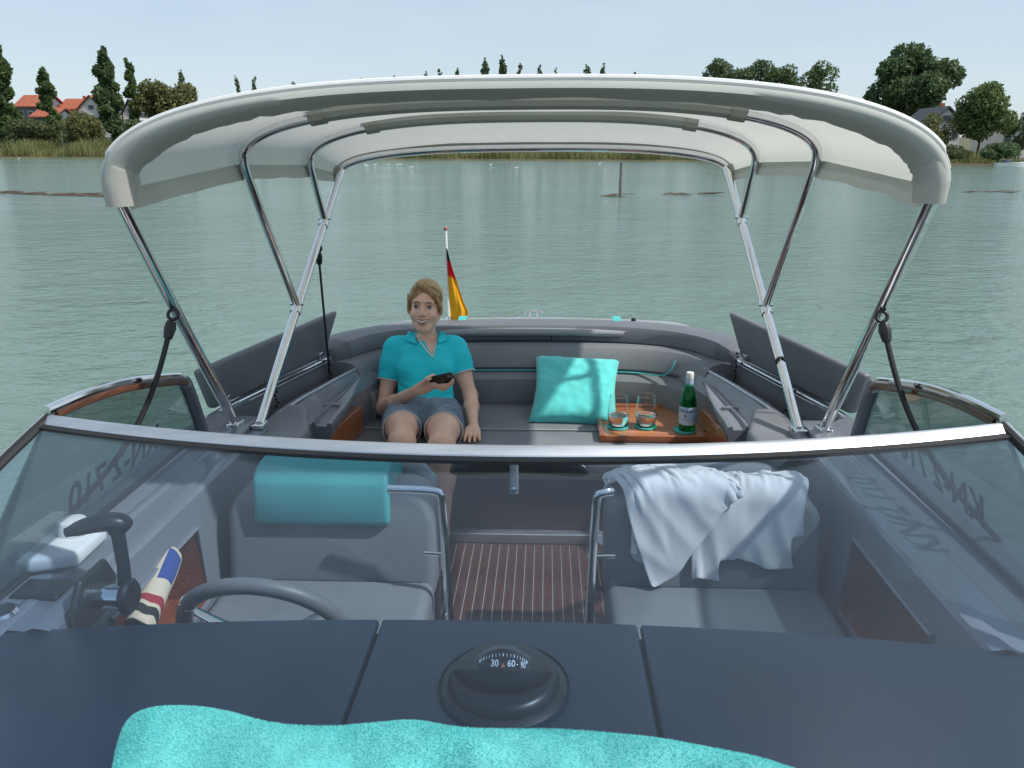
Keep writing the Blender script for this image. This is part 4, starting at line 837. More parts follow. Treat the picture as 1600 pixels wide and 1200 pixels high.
# pillow leaning on the backrest
def pillow():
    n = 40; a = Vector((.205, 3.47, .758)); th = R(35)
    ex = Vector((math.cos(R(-4)), math.sin(R(-4)), -.03)).normalized(); ey = Vector((0.10, math.cos(th), math.sin(th))).normalized(); ez = ex.cross(ey).normalized(); ey = ez.cross(ex)
    T = []
    for sgn in (1, -1):
        Gd = []
        for i in range(n+1):
            row = []
            for j in range(n+1):
                u_, v_ = 2*i/n-1, 2*j/n-1; pin = 1-.085*(1-abs(u_)**1.6)*abs(v_)**6; pin2 = 1-.085*(1-abs(v_)**1.6)*abs(u_)**6
                h = .072*((1-u_**4)*(1-v_**4))**.42*(1+.14*mnoise.noise(Vector((u_*1.6, v_*1.6, sgn))))+.006*mnoise.noise(Vector((u_*5, v_*5, 2)))
                row.append(a+ex*(u_*.212*pin2)+ey*(v_*.205*pin+.17)+ez*(sgn*h))
            Gd.append([tuple(p) for p in row])
        T.append(Gd)
    mb = MB(); mb.grid(T[0]); mb.grid(T[1], True); o = mb.build('throw_pillow', turqcloth, None, angle=180, fix=True)
    b = bmesh.new(); b.from_mesh(o.data); bmesh.ops.remove_doubles(b, verts=b.verts, dist=.0006); bmesh.ops.recalc_face_normals(b, faces=b.faces); b.to_mesh(o.data); b.free()
    tag(o, 'turquoise plush pillow leaning on the aft backrest', 'pillow')
pillow()
# wooden tray
TX0, TX1, TY0, TY1, TZ = .315, .862, 3.205, 3.665, .744
TRY = thing('serving_tray', ((TX0+TX1)/2, (TY0+TY1)/2, TZ), 'varnished striped wooden tray with raised rim on the aft bench', 'tray')
MB().box((TX0+.01, TY0+.01, TZ), (TX1-.01, TY1-.01, TZ+.018)).build('tray_board', traywood, TRY, bevel=.002)
for a, b in (((TX0, TY0, TZ+.001), (TX0+.022, TY1, TZ+.034)), ((TX1-.022, TY0, TZ+.001), (TX1, TY1, TZ+.034))): MB().box(a, b).build('rim', mahogY, TRY, bevel=.004)
for a, b in (((TX0+.0222, TY0, TZ+.001), (TX1-.0222, TY0+.02, TZ+.032)), ((TX0+.0222, TY1-.02, TZ+.001), (TX1-.0222, TY1, TZ+.032))): MB().box(a, b).build('rim', mahog, TRY, bevel=.004)
TT = TZ+.0185
def coaster(x, y, label): tag(MB().lathe([(.046, 0), (.0505, .002), (.0505, .009), (.048, .0105), (.045, .0105), (.044, .006), (0, .006)], (x, y, TT), 40).build('coaster', turqsil), label, 'coaster', 'turquoise coasters on the tray')
def glass(x, y, label, lv):
    G_ = thing('drinking_glass', (x, y, TT+.006), label, 'glass', 'stemless glasses on the tray'); z0 = TT+.0068
    out = [(.030, 0), (.036, .003), (.0445, .018), (.0495, .040), (.0500, .055), (.0480, .086), (.0440, .120), (.0415, .148)]; inn = [(r_-.0015, z+.0) for r_, z in out[::-1][:-2]]+[(.034, .008), (.001, .006)]
    MB().lathe(out+[(.0406, .1486)]+inn, (x, y, z0), 40, cap=True).build('bowl', tumbler, G_)
    wpf = [(.0005, .0075), (.033, .0085)]+[(r_-.0019, z) for r_, z in out[2:] if z < lv]+[(interp(lv, [z for r_, z in out], [r_ for r_, z in out])-.0019, lv), (.0005, lv)]
    MB().lathe(wpf, (x, y, z0), 40, cap=False).build('water_fill', drink, G_)
for (px, py), lb in (((964, 669), 'left'), ((1007, 669), 'right')):
    q = at_z(px, py, TT); coaster(q[0], q[1], f'round turquoise coaster under the {lb} glass'); glass(q[0], q[1], f'{lb} one of two stemless glasses half full of water on the tray', .054)
q = at_z(1071, 676, TT); bx_, by_ = q[0], q[1]; coaster(bx_-.008, by_+.004, 'round turquoise coaster under the green bottle')
BT = thing('water_bottle', (bx_, by_, TT+.006), 'green glass mineral water bottle with white cap and pale blue label', 'bottle'); bz = TT+.0068
bo = [(.030, 0), (.0365, .004), (.0385, .012), (.0385, .125), (.0365, .145), (.029, .175), (.020, .205), (.0155, .228), (.0145, .250), (.0145, .262)]
MB().lathe(bo+[(.0125, .262)]+[(r_-.0025, max(z, .004)) for r_, z in bo[::-1][1:-1]]+[(.001, .004)], (bx_, by_, bz), 36).build('bottle_glass', gbottle, BT)
MB().lathe([(.001, .0045)]+[(r_-.003, max(z, .005)) for r_, z in bo[1:4]]+[(.0352, .105), (.001, .105)], (bx_, by_, bz), 36, cap=False).build('water_fill', drink, BT)
MB().lathe([(.0165, .244), (.0168, .246), (.0168, .270), (.0155, .273), (0, .2735)], (bx_, by_, bz), 28).build('cap', white, BT)
labm = mat('pale_blue_label', (.36, .56, .72), .5, col2=(.62, .74, .80), vscale=28); labw = mat('neck_label', (.40, .55, .68), .5); blue = mat('label_blue', (.02, .05, .22), .5); redp = mat('label_red', (.55, .03, .04), .5)
def band(z0, z1, r_, a0_, a1_, name, m, parent):
    Gd = [[(bx_+r_*math.sin(a), by_-r_*math.cos(a), bz+z) for a in np.linspace(a0_, a1_, 40)] for z in (z0, z1)]; return MB().grid(Gd).build(name, m, parent)
LB = band(.034, .118, .0389, -2.6, 2.6, 'label', labm, BT); MB().lathe([(.0170, .212), (.0168, .230), (.0158, .2435)], (bx_, by_, bz), 28, cap=False).build('neck_label', labw, BT)
def oncyl(body, size, z, a0_, m, nm, bold=.0004):
    v, f = text_verts(body, size, bold); MB().add([(bx_+.0393*math.sin(a/.0393+a0_), by_-.0393*math.cos(a/.0393+a0_), bz+z+b) for a, b, c_ in v], f).build(nm, m, LB, smooth=False, fix=False)
oncyl('S.PELLEGRINO', .0125, .099, -.25, blue, 'brand_lettering'); oncyl('\u2605', .022, .078, -.35, redp, 'star') if False else None
st = [(math.sin(i*math.pi/5)*(.009 if i % 2 == 0 else .0036), math.cos(i*math.pi/5)*(.009 if i % 2 == 0 else .0036)) for i in range(10)]
MB().add([(bx_+.0394*math.sin(a/.0393-.45), by_-.0394*math.cos(a/.0393-.45), bz+.078+b) for a, b in st], [tuple(range(10))]).build('star', redp, LB, smooth=False, fix=False)
oncyl('NATURAL MINERAL WATER', .0048, .060, .0, blue, 'fine_print', .0001)
# white shirt thrown over the passenger seat
NX, NY = 70, 60; REST = .0105
Pg = np.zeros((NX, NY, 3)); 
ang = R(-9)
for i in range(NX):
    for j in range(NY):
        u_, v_ = (i-NX/2)*REST, (j-NY/2)*REST; uu = u_*.80
        x = .560+uu*math.cos(ang)-v_*math.sin(ang); y = 2.185+v_*.93*math.cos(ang)+uu*math.sin(ang)
        Pg[i, j] = (x, y, 1.16+.045*math.sin(u_*38+v_*16+2*math.sin(v_*9))+.030*math.sin(v_*24-u_*17)+.03*mnoise.noise(Vector((u_*11, v_*11, 0))))
mk = np.ones((NX, NY))
for i in range(NX):
    for j in range(NY):
        u_, v_ = i/(NX-1), j/(NY-1)
        if v_ < .28 and (u_ < .10+.10*(1-v_/.28)*0 ): mk[i, j] = 0
        if .40 < u_ < .43 and v_ < .16: mk[i, j] = 0
        if u_ > .97 and v_ < .22: mk[i, j] = 0
        if v_ < .07 and u_ > .60: mk[i, j] = 0
        if v_ < .05+.12*max(0, .33-u_)/.33*0 : pass
shc, shh, sha = np.array([.57, 2.110, .865]), np.array([.305, .085, .185]), math.atan(.22)
def seat_collide(Q, Xo):
    q = Q-shc; c_, s_ = math.cos(sha), math.sin(sha); y = q[..., 1]*c_-q[..., 2]*s_; z = q[..., 1]*s_+q[..., 2]*c_; l_ = np.stack([q[..., 0], y, z], -1); r_ = .055
    d = np.abs(l_)-(shh-r_); outd = np.maximum(d, 0); ln = np.linalg.norm(outd, axis=-1); inn = np.minimum(d.max(-1), 0); dist = ln+inn-r_-.006
    g_ = np.where((ln > 1e-6)[..., None], outd/(ln[..., None]+1e-9), np.eye(3)[np.argmax(d, -1)])*np.sign(l_+1e-9)
    gw = np.stack([g_[..., 0], g_[..., 1]*c_+g_[..., 2]*s_, -g_[..., 1]*s_+g_[..., 2]*c_], -1); hit = dist < 0
    Qn = Q+np.where(hit[..., None], -dist[..., None]*gw, 0); mv = Qn-Xo; mn = (mv*gw).sum(-1, keepdims=True)*gw; Qn = np.where(hit[..., None], Xo+mn+(mv-mn)*.12, Qn)
    fl_ = Qn[..., 2] < .775; Qn[..., 2] = np.where(fl_, .775, Qn[..., 2]); return Qn
XS = drape(Pg, mk, 1.0, seat_collide, steps=90, iters=7)
def crumple(X, amp, fr, sd):
    Nn = np.cross(np.gradient(X, axis=0), np.gradient(X, axis=1)); Nn /= np.linalg.norm(Nn, axis=2)[..., None]+1e-9; Nn *= np.where((Nn[..., 1]-Nn[..., 2]*.8 > 0), -1, 1)[..., None]; Y_ = X.copy()
    for i in range(X.shape[0]):
        for j in range(X.shape[1]):
            a_ = mnoise.noise(Vector((i*fr+j*fr*.45, j*fr*.35-i*fr*.2, sd))); b_ = mnoise.noise(Vector((i*fr*2.3, j*fr*1.3, sd+7))); Y_[i, j] += Nn[i, j]*(amp*(1-abs(a_)*2.2)+amp*.35*b_+amp*.3)
    return Y_
XS = crumple(XS, .008, .10, 1)
SH = grid_mesh(XS, mk, 'white_polo_shirt', shirtw); tag(SH, 'crumpled white cotton shirt thrown over the passenger seat back', 'shirt')
# a second, twisted fold of the same shirt lying over the first
Pg = np.zeros((40, 32, 3)); a2_ = R(38)
for i in range(40):
    for j in range(32):
        u_, v_ = (i-20)*REST, (j-16)*REST; uu, vv = u_*.72, v_*.9
        Pg[i, j] = (.45+uu*math.cos(a2_)-vv*math.sin(a2_), 2.075+vv*math.cos(a2_)+uu*math.sin(a2_), 1.19+.05*math.sin(u_*44+v_*20)+.03*math.sin(v_*30-u_*9))
mk2 = np.ones((40, 32)); shc0 = shh.copy(); shh = shh+.016; shc = shc+np.array([0, -.004, .002])
XS2 = drape(Pg, mk2, 1.0, seat_collide, steps=70, iters=6); XS2 = crumple(XS2, .008, .12, 5); SH2 = grid_mesh(XS2, mk2, 'sleeve_fold', shirtw, SH)

# turquoise towel over the foot of the windscreen
EDGE = [(168, 1290), (180, 1240), (188, 1190), (193, 1150), (205, 1118), (240, 1103), (300, 1101), (360, 1110), (420, 1130), (520, 1136), (590, 1130), (650, 1126), (700, 1136), (740, 1141), (850, 1141), (930, 1146), (1030, 1158), (1120, 1176), (1200, 1194), (1280, 1220), (1360, 1260)]
def glass_hit(x, y, lift):
    d = ray(x, y); A = top_pt(0)+np.array([0, -.02, .03]); B = base_pt(0)+np.array([0, -.02, .03]); tv = B-A; nn = np.cross(np.array([1, 0, 0]), tv); nn /= np.linalg.norm(nn); nn = nn if nn[2] > 0 else -nn
    t = np.dot(A+nn*lift-CAM, nn)/np.dot(d, nn); return CAM+d*t, nn, tv/np.linalg.norm(tv)
ed = smoothpath([(*e_, 0) for e_ in EDGE], 3); nE = len(ed); nD = 46; top_ = []; bot_ = []
for i, e_ in enumerate(ed):
    p0, nn, tv = glass_hit(e_[0], e_[1], .004); cxm = .0; inw = np.array([(.15-p0[0])*.35, -.55, 0]); inw = inw-np.dot(inw, nn)*nn; inw /= np.linalg.norm(inw); rt = []; rb = []
    for j in range(nD):
        s_ = (j/(nD-1))**1.5*.42; p = p0+inw*s_; e1 = 1-math.exp(-s_/.014)
        h = .030*e1+(.016*mnoise.noise(Vector((p[0]*5, p[1]*5, 1)))+.011*mnoise.noise(Vector((p[0]*13, p[1]*9, 4)))+.0035*mnoise.noise(Vector((p[0]*40, p[1]*40, 9))))*e1+.010*math.sin((p[0]*1.1+p[1]*1.9)*17)*e1*min(1, s_*9)
        if p[1] < .60: p = p+np.array([0, 0, 0])
        rt.append(p+nn*max(h, .001)); rb.append(p+nn*.0005)
    top_.append(rt); bot_.append(rb)
mb = MB(); mb.grid(top_); TWO = mb.build('bath_towel', terry, None, angle=180, fix=True); tag(TWO, 'fluffy turquoise towel lying over the foot of the windscreen', 'towel')
A = np.array(top_); nf = 150000
ii = rng.uniform(0, nE-1.001, nf); jj = rng.uniform(0, 1, nf)**1.4*(nD-2); i0_, j0_ = ii.astype(int), jj.astype(int); fi, fj = (ii-i0_)[:, None], (jj-j0_)[:, None]
Pf = A[i0_, j0_]*(1-fi)*(1-fj)+A[i0_+1, j0_]*fi*(1-fj)+A[i0_, j0_+1]*(1-fi)*fj+A[i0_+1, j0_+1]*fi*fj
Nf = np.cross(A[i0_+1, j0_]-A[i0_, j0_], A[i0_, j0_+1]-A[i0_, j0_]); Nf /= np.linalg.norm(Nf, axis=1)[:, None]+1e-9; Nf *= np.sign(Nf@nn)[:, None]
Df = Nf+rng.normal(size=(nf, 3))*.55; Df /= np.linalg.norm(Df, axis=1)[:, None]; Sf = np.cross(Df, rng.normal(size=(nf, 3))); Sf /= np.linalg.norm(Sf, axis=1)[:, None]; Lf = rng.uniform(.0018, .0042, nf)[:, None]
fast('towel_pile', np.stack([Pf-Sf*.0005, Pf+Sf*.0005, Pf+Df*Lf], 1).reshape(-1, 3), np.arange(nf*3).reshape(nf, 3), terry, TWO)['kind'] = 'stuff'
# rolled signal cloth in the left side pocket
rm_, rn, rl, rb_, ro = nodes('printed_roll_cloth'); uvn = rn.new('ShaderNodeUVMap'); sx_ = rn.new('ShaderNodeSeparateXYZ'); rl.new(uvn.outputs[0], sx_.inputs[0]); r1 = rn.new('ShaderNodeValToRGB'); r1.color_ramp.interpolation = 'CONSTANT'
cream = (.58, .50, .38, 1); e = r1.color_ramp.elements; e[0].color = (.015, .013, .013, 1); e[1].position = .14; e[1].color = cream
for p_, c_ in ((.22, (.02, .018, .018, 1)), (.30, cream), (.335, (.30, .02, .03, 1)), (.41, cream)): q = e.new(p_); q.color = c_
rl.new(sx_.outputs['X'], r1.inputs[0]); mb_ = rn.new('ShaderNodeMath'); mb_.operation = 'GREATER_THAN'; mb_.inputs[1].default_value = .58; rl.new(sx_.outputs['X'], mb_.inputs[0])
m2 = rn.new('ShaderNodeMath'); m2.operation = 'LESS_THAN'; m2.inputs[1].default_value = .90; rl.new(sx_.outputs['X'], m2.inputs[0]); m3 = rn.new('ShaderNodeMath'); m3.operation = 'LESS_THAN'; m3.inputs[1].default_value = .21; rl.new(sx_.outputs['Y'], m3.inputs[0])
m4 = rn.new('ShaderNodeMath'); m4.operation = 'MULTIPLY'; rl.new(mb_.outputs[0], m4.inputs[0]); rl.new(m2.outputs[0], m4.inputs[1]); m5 = rn.new('ShaderNodeMath'); m5.operation = 'MULTIPLY'; rl.new(m4.outputs[0], m5.inputs[0]); rl.new(m3.outputs[0], m5.inputs[1])
mxr = rn.new('ShaderNodeMixRGB'); mxr.inputs['Color2'].default_value = (.025, .06, .24, 1); rl.new(m5.outputs[0], mxr.inputs['Fac']); rl.new(r1.outputs[0], mxr.inputs['Color1']); rl.new(mxr.outputs[0], rb_.inputs['Base Color']); rb_.inputs['Roughness'].default_value = .9
ra, rbb = np.array([-.895, 1.50, .89]), np.array([-.955, 1.84, .945]); dd = rbb-ra; axx = np.cross(dd, [0, 0, 1]); axx /= np.linalg.norm(axx); ayy = np.cross(axx, dd); ayy /= np.linalg.norm(ayy); nu, nv = 30, 24; Vv = []; UV = []
for i in range(nu+1):
    t = i/nu; r_ = .036*min(1, (t*12+.35))*min(1, ((1-t)*9+.25))**.6
    for j in range(nv+1):
        q = 2*math.pi*j/nv; rr_ = r_*(1+.07*mnoise.noise(Vector((math.cos(q)*1.5, math.sin(q)*1.5, t*6)))); Vv.append(tuple(ra+dd*t+(axx*math.cos(q)+ayy*math.sin(q))*rr_)); UV.append((t+.035*mnoise.noise(Vector((math.cos(q)*1.2, math.sin(q)*1.2, t*5+3)))+.02*math.sin(q+1), j/nv))
me = bpy.data.meshes.new('rolled_cloth'); me.from_pydata(Vv, [], [(i*(nv+1)+j, i*(nv+1)+j+1, (i+1)*(nv+1)+j+1, (i+1)*(nv+1)+j) for i in range(nu) for j in range(nv)]); uvl = me.uv_layers.new(name='UVMap'); uvl.data.foreach_set('uv', [c_ for lp in me.loops for c_ in UV[lp.vertex_index]])
RC = link('rolled_cloth', me, rm_, None, angle=120); tag(RC, 'rolled cream cloth with blue and red print in the left side pocket', 'cloth')
MB().tube(smoothpath([ra+[.0, .03, .03], ra+[.012, -.01, .045], ra+[.02, -.03, .02], ra+[.012, -.015, -.01]], 2), .006, 8).build('red_cord', mat('red_cord', (.5, .02, .02), .6), RC)
# ------------------------------------------------------------------ the person on the bench
PX = -.505
PER = thing('person', (PX, 3.42, SEATZ), 'person in turquoise polo shirt and denim shorts sitting on the aft bench holding a phone', 'person')
def bypx(x, y, Y): return at_y(x, y, Y)
shL, shR = bypx(617, 544, 3.62), bypx(711, 544, 3.62)
elL, elR = bypx(597, 636, 3.50), bypx(734, 618, 3.52)
wrL, wrR = bypx(652, 607, 3.25), bypx(738, 664, 3.33)
neck = bypx(666, 530, 3.64); headc = bypx(665, 477, 3.60); chest = bypx(666, 568, 3.57); waist = bypx(664, 614, 3.47); pelvis = bypx(660, 640, 3.44)
hipL, hipR = bypx(626, 648, 3.42), bypx(694, 648, 3.42)
knL, knR = bypx(627, 688, 2.99), bypx(689, 694, 2.98)
anL, anR = knL+np.array([.0, -.10, -.36]), knR+np.array([-.01, -.06, -.36]); anL[2] = .44; anR[2] = .44
lo = np.array([-.86, 2.62, .34]); hi = np.array([-.14, 3.86, 1.46])
B = SDF(lo, hi, .0042)
HS = 1.03                                                  # head scale
hp = R(-6); Hm = np.array([[1, 0, 0], [0, math.cos(hp), -math.sin(hp)], [0, math.sin(hp), math.cos(hp)]])
tw = R(3); Ht = np.array([[math.cos(tw), 0, math.sin(tw)], [0, 1, 0], [-math.sin(tw), 0, math.cos(tw)]]); HM = Ht@Hm
def H(x, y, z): return headc+HM@np.array([x, y, z])*HS
def he(S_, c_, r_, k=.012, op='u', grow=0): S_.ell(H(*c_), np.array(r_)*HS, k, op, HM, grow)
def hc(S_, a, ra_, b, rb__, k=.008, op='u'): S_.cone(H(*a), ra_*HS, H(*b), rb__*HS, k, op)
def torso(S_, g=0):
    S_.cone(neck+np.array([0, .01, -.035]), .05, chest+np.array([0, .02, .03]), .095, .03, grow=g)
    S_.cone(shL+np.array([.03, 0, .0]), .046, shR-np.array([.03, 0, .0]), .046, .045, grow=g); S_.cone(shL+np.array([.025, 0, .012]), .03, neck+np.array([-.02, .01, -.01]), .032, .04, grow=g); S_.cone(shR+np.array([-.025, 0, .012]), .03, neck+np.array([.02, .01, -.01]), .032, .04, grow=g)
    S_.ell(chest+np.array([0, .012, .0]), (.140, .096, .105), .035, grow=g)
    for s in (-1, 1): S_.ell(chest+np.array([s*.064, -.078, -.004]), (.062, .050, .056), .03, grow=g)
    S_.ell((chest+waist)/2+np.array([0, .02, -.01]), (.112, .088, .11), .05, grow=g)
    S_.ell(waist+np.array([0, .02, 0]), (.122, .094, .09), .05, grow=g); S_.ell(pelvis+np.array([0, .0, -.015]), (.146, .105, .092), .05, grow=g)
def thighs(S_, g=0, upto=1.0):
    for h_, k_ in ((hipL, knL), (hipR, knR)): S_.cone(h_+np.array([0, 0, -.012]), .077, h_+(k_-h_)*.5*upto, .072-.004*upto, .03, grow=g); S_.cone(h_+(k_-h_)*.5*upto, .069, h_+(k_-h_)*upto, .069-.017*upto, .03, grow=g)
torso(B); thighs(B)
for k_, a_ in ((knL, anL), (knR, anR)):
    B.cone(k_+np.array([0, -.012, 0]), .055, k_*.6+a_*.4+np.array([0, .02, 0]), .055, .03); B.cone(k_*.6+a_*.4+np.array([0, .02, 0]), .054, a_, .034, .03)
    B.cone(a_, .034, a_+np.array([0, -.01, -.05]), .034, .02); B.cone(a_+np.array([0, .02, -.06]), .030, a_+np.array([0, -.14, -.065]), .024, .02); B.ell(a_+np.array([0, -.17, -.068]), (.036, .05, .017), .02)
def armp(S_, sh, el, g=0, t1=1.0): S_.cone(sh, .045, sh+(el-sh)*.45*t1, .041, .03, grow=g); S_.cone(sh+(el-sh)*.45*t1, .041, sh+(el-sh)*t1, .040 if t1 < 1 else .033, .025, grow=g)
for sh, el, wr in ((shL, elL, wrL), (shR, elR, wrR)):
    armp(B, sh, el); B.cone(el, .033, el+(wr-el)*.35, .034, .02); B.cone(el+(wr-el)*.35, .034, wr, .0215, .02)
# hand holding the phone (image left arm): palm beyond the wrist, fingers curled round the phone
ph_c = bypx(686, 592, 3.175); ph_u = np.array([.86, -.05, .20]); ph_u /= np.linalg.norm(ph_u); ph_n = np.array([.10, -.80, -.55]); ph_n -= np.dot(ph_n, ph_u)*ph_u; ph_n /= np.linalg.norm(ph_n); ph_v = np.cross(ph_n, ph_u)
if ph_v[2] < 0: ph_v = -ph_v
pl0 = wrL+(ph_c-wrL)*.22; pl1 = ph_c-ph_u*.035-ph_v*.022-ph_n*.010
B.cone(wrL, .0235, pl0, .025, .012); B.cone(pl0, .026, pl1, .024, .012); B.cone(pl0+np.array([0, 0, -.012]), .020, pl1-ph_v*.014, .019, .012)
for i in range(4):
    base_ = pl1+ph_u*(.004*i)-ph_v*(.012+.006*i)+ph_n*.004; s1 = ph_c+ph_u*(.030-.010*i)-ph_v*(.030+.004*i)+ph_n*(.016); s2 = ph_c+ph_u*(.052-.011*i)-ph_v*(.020+.006*i)+ph_n*.013; s3 = ph_c+ph_u*(.060-.010*i)-ph_v*(.006+.008*i)+ph_n*.010
    off_ = -ph_v*.009*i*.9
    B.cone(base_, .0105, s1+off_*.3, .0092, .006); B.cone(s1+off_*.3, .0092, s2+off_*.3, .0085, .004); B.cone(s2+off_*.3, .0085, s3+off_*.3, .0072, .004)
B.cone(pl0+ph_v*.015, .016, ph_c-ph_u*.045+ph_v*.022, .0115, .008); B.cone(ph_c-ph_u*.045+ph_v*.022, .0115, ph_c-ph_u*.020+ph_v*.026-ph_n*.008, .0098, .005)
# relaxed hand on the cushion (image right)
hd = np.array([.03, -.99, -.10]); hd /= np.linalg.norm(hd); hr = np.array([1, .05, 0.]); pm = wrR+np.array([.004, -.045, -.030]); pm[2] = SEATZ+.030
B.cone(wrR, .0235, pm, .024, .012)
for i, (dx, L_, sp) in enumerate(((-.027, .066, -.10), (-.010, .078, -.02), (.008, .074, .06), (.024, .058, .16))):
    k0_ = pm+hr*dx*1.0+hd*.030+np.array([0, 0, .004]); d1 = hd+hr*sp; d1 /= np.linalg.norm(d1)
    B.cone(pm+hr*dx*.55, .017, k0_, .0118, .010); k1_ = k0_+d1*L_*.5+np.array([0, 0, -.002]); k2_ = k0_+d1*L_+np.array([0, 0, -.016]); k2_[2] = max(k2_[2], SEATZ+.009); k1_[2] = max(k1_[2], SEATZ+.016)
    B.cone(k0_, .0108, k1_, .0092, .005); B.cone(k1_, .0092, k2_, .0074, .004)
B.cone(pm-hr*.022, .015, pm-hr*.046+hd*.022+np.array([0, 0, -.008]), .0110, .008); B.cone(pm-hr*.046+hd*.022+np.array([0, 0, -.008]), .0108, pm-hr*.050+hd*.048+np.array([0, 0, -.015]), .0085, .005)
# neck and head
B.cone(neck+np.array([0, .012, -.03]), .044, H(0, .022, -.045), .043, .02)
he(B, (0, .018, .035), (.073, .092, .085)); he(B, (0, -.022, -.025), (.060, .068, .082), .02); he(B, (0, -.055, -.092), (.026, .026, .022), .02)
for s in (-1, 1):
    hc(B, (s*.050, .0, -.045), .022, (s*.012, -.058, -.094), .018, .02); he(B, (s*.036, -.060, -.032), (.023, .022, .022), .018); he(B, (s*.074, .018, -.012), (.008, .018, .030), .006)
    he(B, (s*.0315, -.100, .005), (.019, .020, .012), .010, 's')
hc(B, (-.038, -.075, .027), .013, (.038, -.075, .027), .013, .012)
hc(B, (0, -.086, .010), .0075, (0, -.106, -.027), .0105, .008); he(B, (-.0115, -.096, -.031), (.0085, .010, .0075), .005); he(B, (.0115, -.096, -.031), (.0085, .010, .0075), .005)
he(B, (0, -.083, -.058), (.028, .012, .017), .01); hc(B, (-.017, -.088, -.070), .0062, (.017, -.088, -.070), .0062, .005)
Vb, Qb = B.mesh(2); fast('body', Vb, Qb, skin, PER, True)
# eyes, brows, mouth
for s in (-1, 1):
    E_ = MB(); E_.lathe([(0, -.0105), (.0075, -.0075), (.0105, 0), (.0075, .0075), (0, .0105)], tuple(H(s*.0315, -.0770, .0040)), 14, cap=False).build('eye', eyew, PER)
    MB().lathe([(.0055, 0), (.003, .0016), (0, .002)], tuple(H(s*.0310, -.0872, .0045)), 12, axis=tuple(HM@np.array([0, -1, .05]))).build('iris', eyem, PER)
    MB().tube([H(s*.019, -.0895, .0085), H(s*.030, -.0925, .0118), H(s*.044, -.0840, .0078)], [.0012, .0021, .0010], 6).build('upper_eyelid', browm, PER)
    MB().tube([H(s*.014, -.0945, .0235), H(s*.030, -.0935, .0285), H(s*.050, -.078, .0225)], [.0024, .0027, .0012], 6).build('eyebrow', browm, PER)
mo = lambda t, z, d: H(.0295*t, -.0985+.012*t*t+d, -.0590+.0075*t*t+z)
MB().grid([[mo(t, z*(1-.6*t*t), -.001) for t in np.linspace(-.92, .92, 11)] for z in (.0042, -.0085)]).build('teeth', teethm, PER)
MB().tube([mo(t, .0048-.0012*abs(t), .0015) for t in np.linspace(-1, 1, 13)], [.0012+.0028*(1-t*t) for t in np.linspace(-1, 1, 13)], 8).build('upper_lip', lipm, PER)
MB().tube([mo(t, -.0098+.0098*t*t, .0015) for t in np.linspace(-1, 1, 13)], [.0012+.0038*(1-t*t) for t in np.linspace(-1, 1, 13)], 8).build('lower_lip', lipm, PER)
# hair: swept back from a side parting
D = SDF(headc-np.array([.13, .17, .16]), headc+np.array([.13, .17, .17]), .0032)
he(D, (0, .022, .040), (.0765, .099, .086), .01); he(D, (0, .085, .015), (.055, .04, .05), .03)
he(D, (.004, -.118, -.012), (.060, .090, .094), .012, 's'); he(D, (0, -.03, -.10), (.12, .10, .090), .012, 's')
hc(D, (-.025, -.062, .100), .012, (-.068, -.040, .035), .011, .012); hc(D, (-.068, -.040, .035), .010, (-.077, -.005, -.012), .006, .01)
hc(D, (-.020, -.060, .104), .014, (.045, -.066, .068), .013, .012); hc(D, (.045, -.066, .068), .013, (.073, -.036, .012), .010, .01); hc(D, (.073, -.036, .012), .010, (.078, -.005, -.012), .005, .01)
Vh, Qh = D.mesh(2)
for i, p in enumerate(Vh): q = p-headc; Vh[i] = p+q/np.linalg.norm(q)*(.0022*math.sin(math.atan2(q[0], q[2])*46+q[1]*30)+.003*mnoise.noise(Vector(p*45)))
HRO = fast('hair', Vh, Qh, hairm, PER, True)
mb = MB(); ec, er = np.array([0, .022, .040]), np.array([.0782, .1005, .0878])
for i in range(520):                                           # loose strands combed back from the hairline
    ph_ = random.uniform(-1.75, 1.75); st_ = np.array([math.sin(ph_)*.95, -math.cos(ph_)*.62-.25, .18+.62*max(0, math.cos(ph_))**.7+random.uniform(-.10, .35)]); st_ /= np.linalg.norm(st_)
    en_ = np.array([st_[0]*.35+random.uniform(-.1, .1), .95, .15+random.uniform(-.3, .2)]); en_ /= np.linalg.norm(en_); pts_ = []
    lft = random.uniform(-.004, .014)
    for t in np.linspace(0, random.uniform(.55, 1), 7):
        d_ = st_*(1-t)+en_*t+np.array([0, 0, .55])*math.sin(math.pi*t)*.5; d_ /= np.linalg.norm(d_); pts_.append(H(*(ec+d_*er*(1+lft*math.sin(math.pi*min(1, t+.1))+.002*math.sin(t*5+i)))))
    mb.tube(pts_, [.0006, .0012, .0014, .0014, .0012, .0010, .0005], 4)
for s in (-1, 1):
    for i in range(26):
        a_ = (s*random.uniform(.066, .080), random.uniform(-.045, -.01), random.uniform(.02, .06)); mb.tube([H(*a_), H(s*random.uniform(.073, .082), random.uniform(-.035, .0), -.01), H(s*random.uniform(.066, .080), random.uniform(-.03, .005), random.uniform(-.045, -.01))], [.0015, .0014, .0006], 4)
hs = mb.build('hair_strands', hairl, HRO); hs['kind'] = 'stuff'
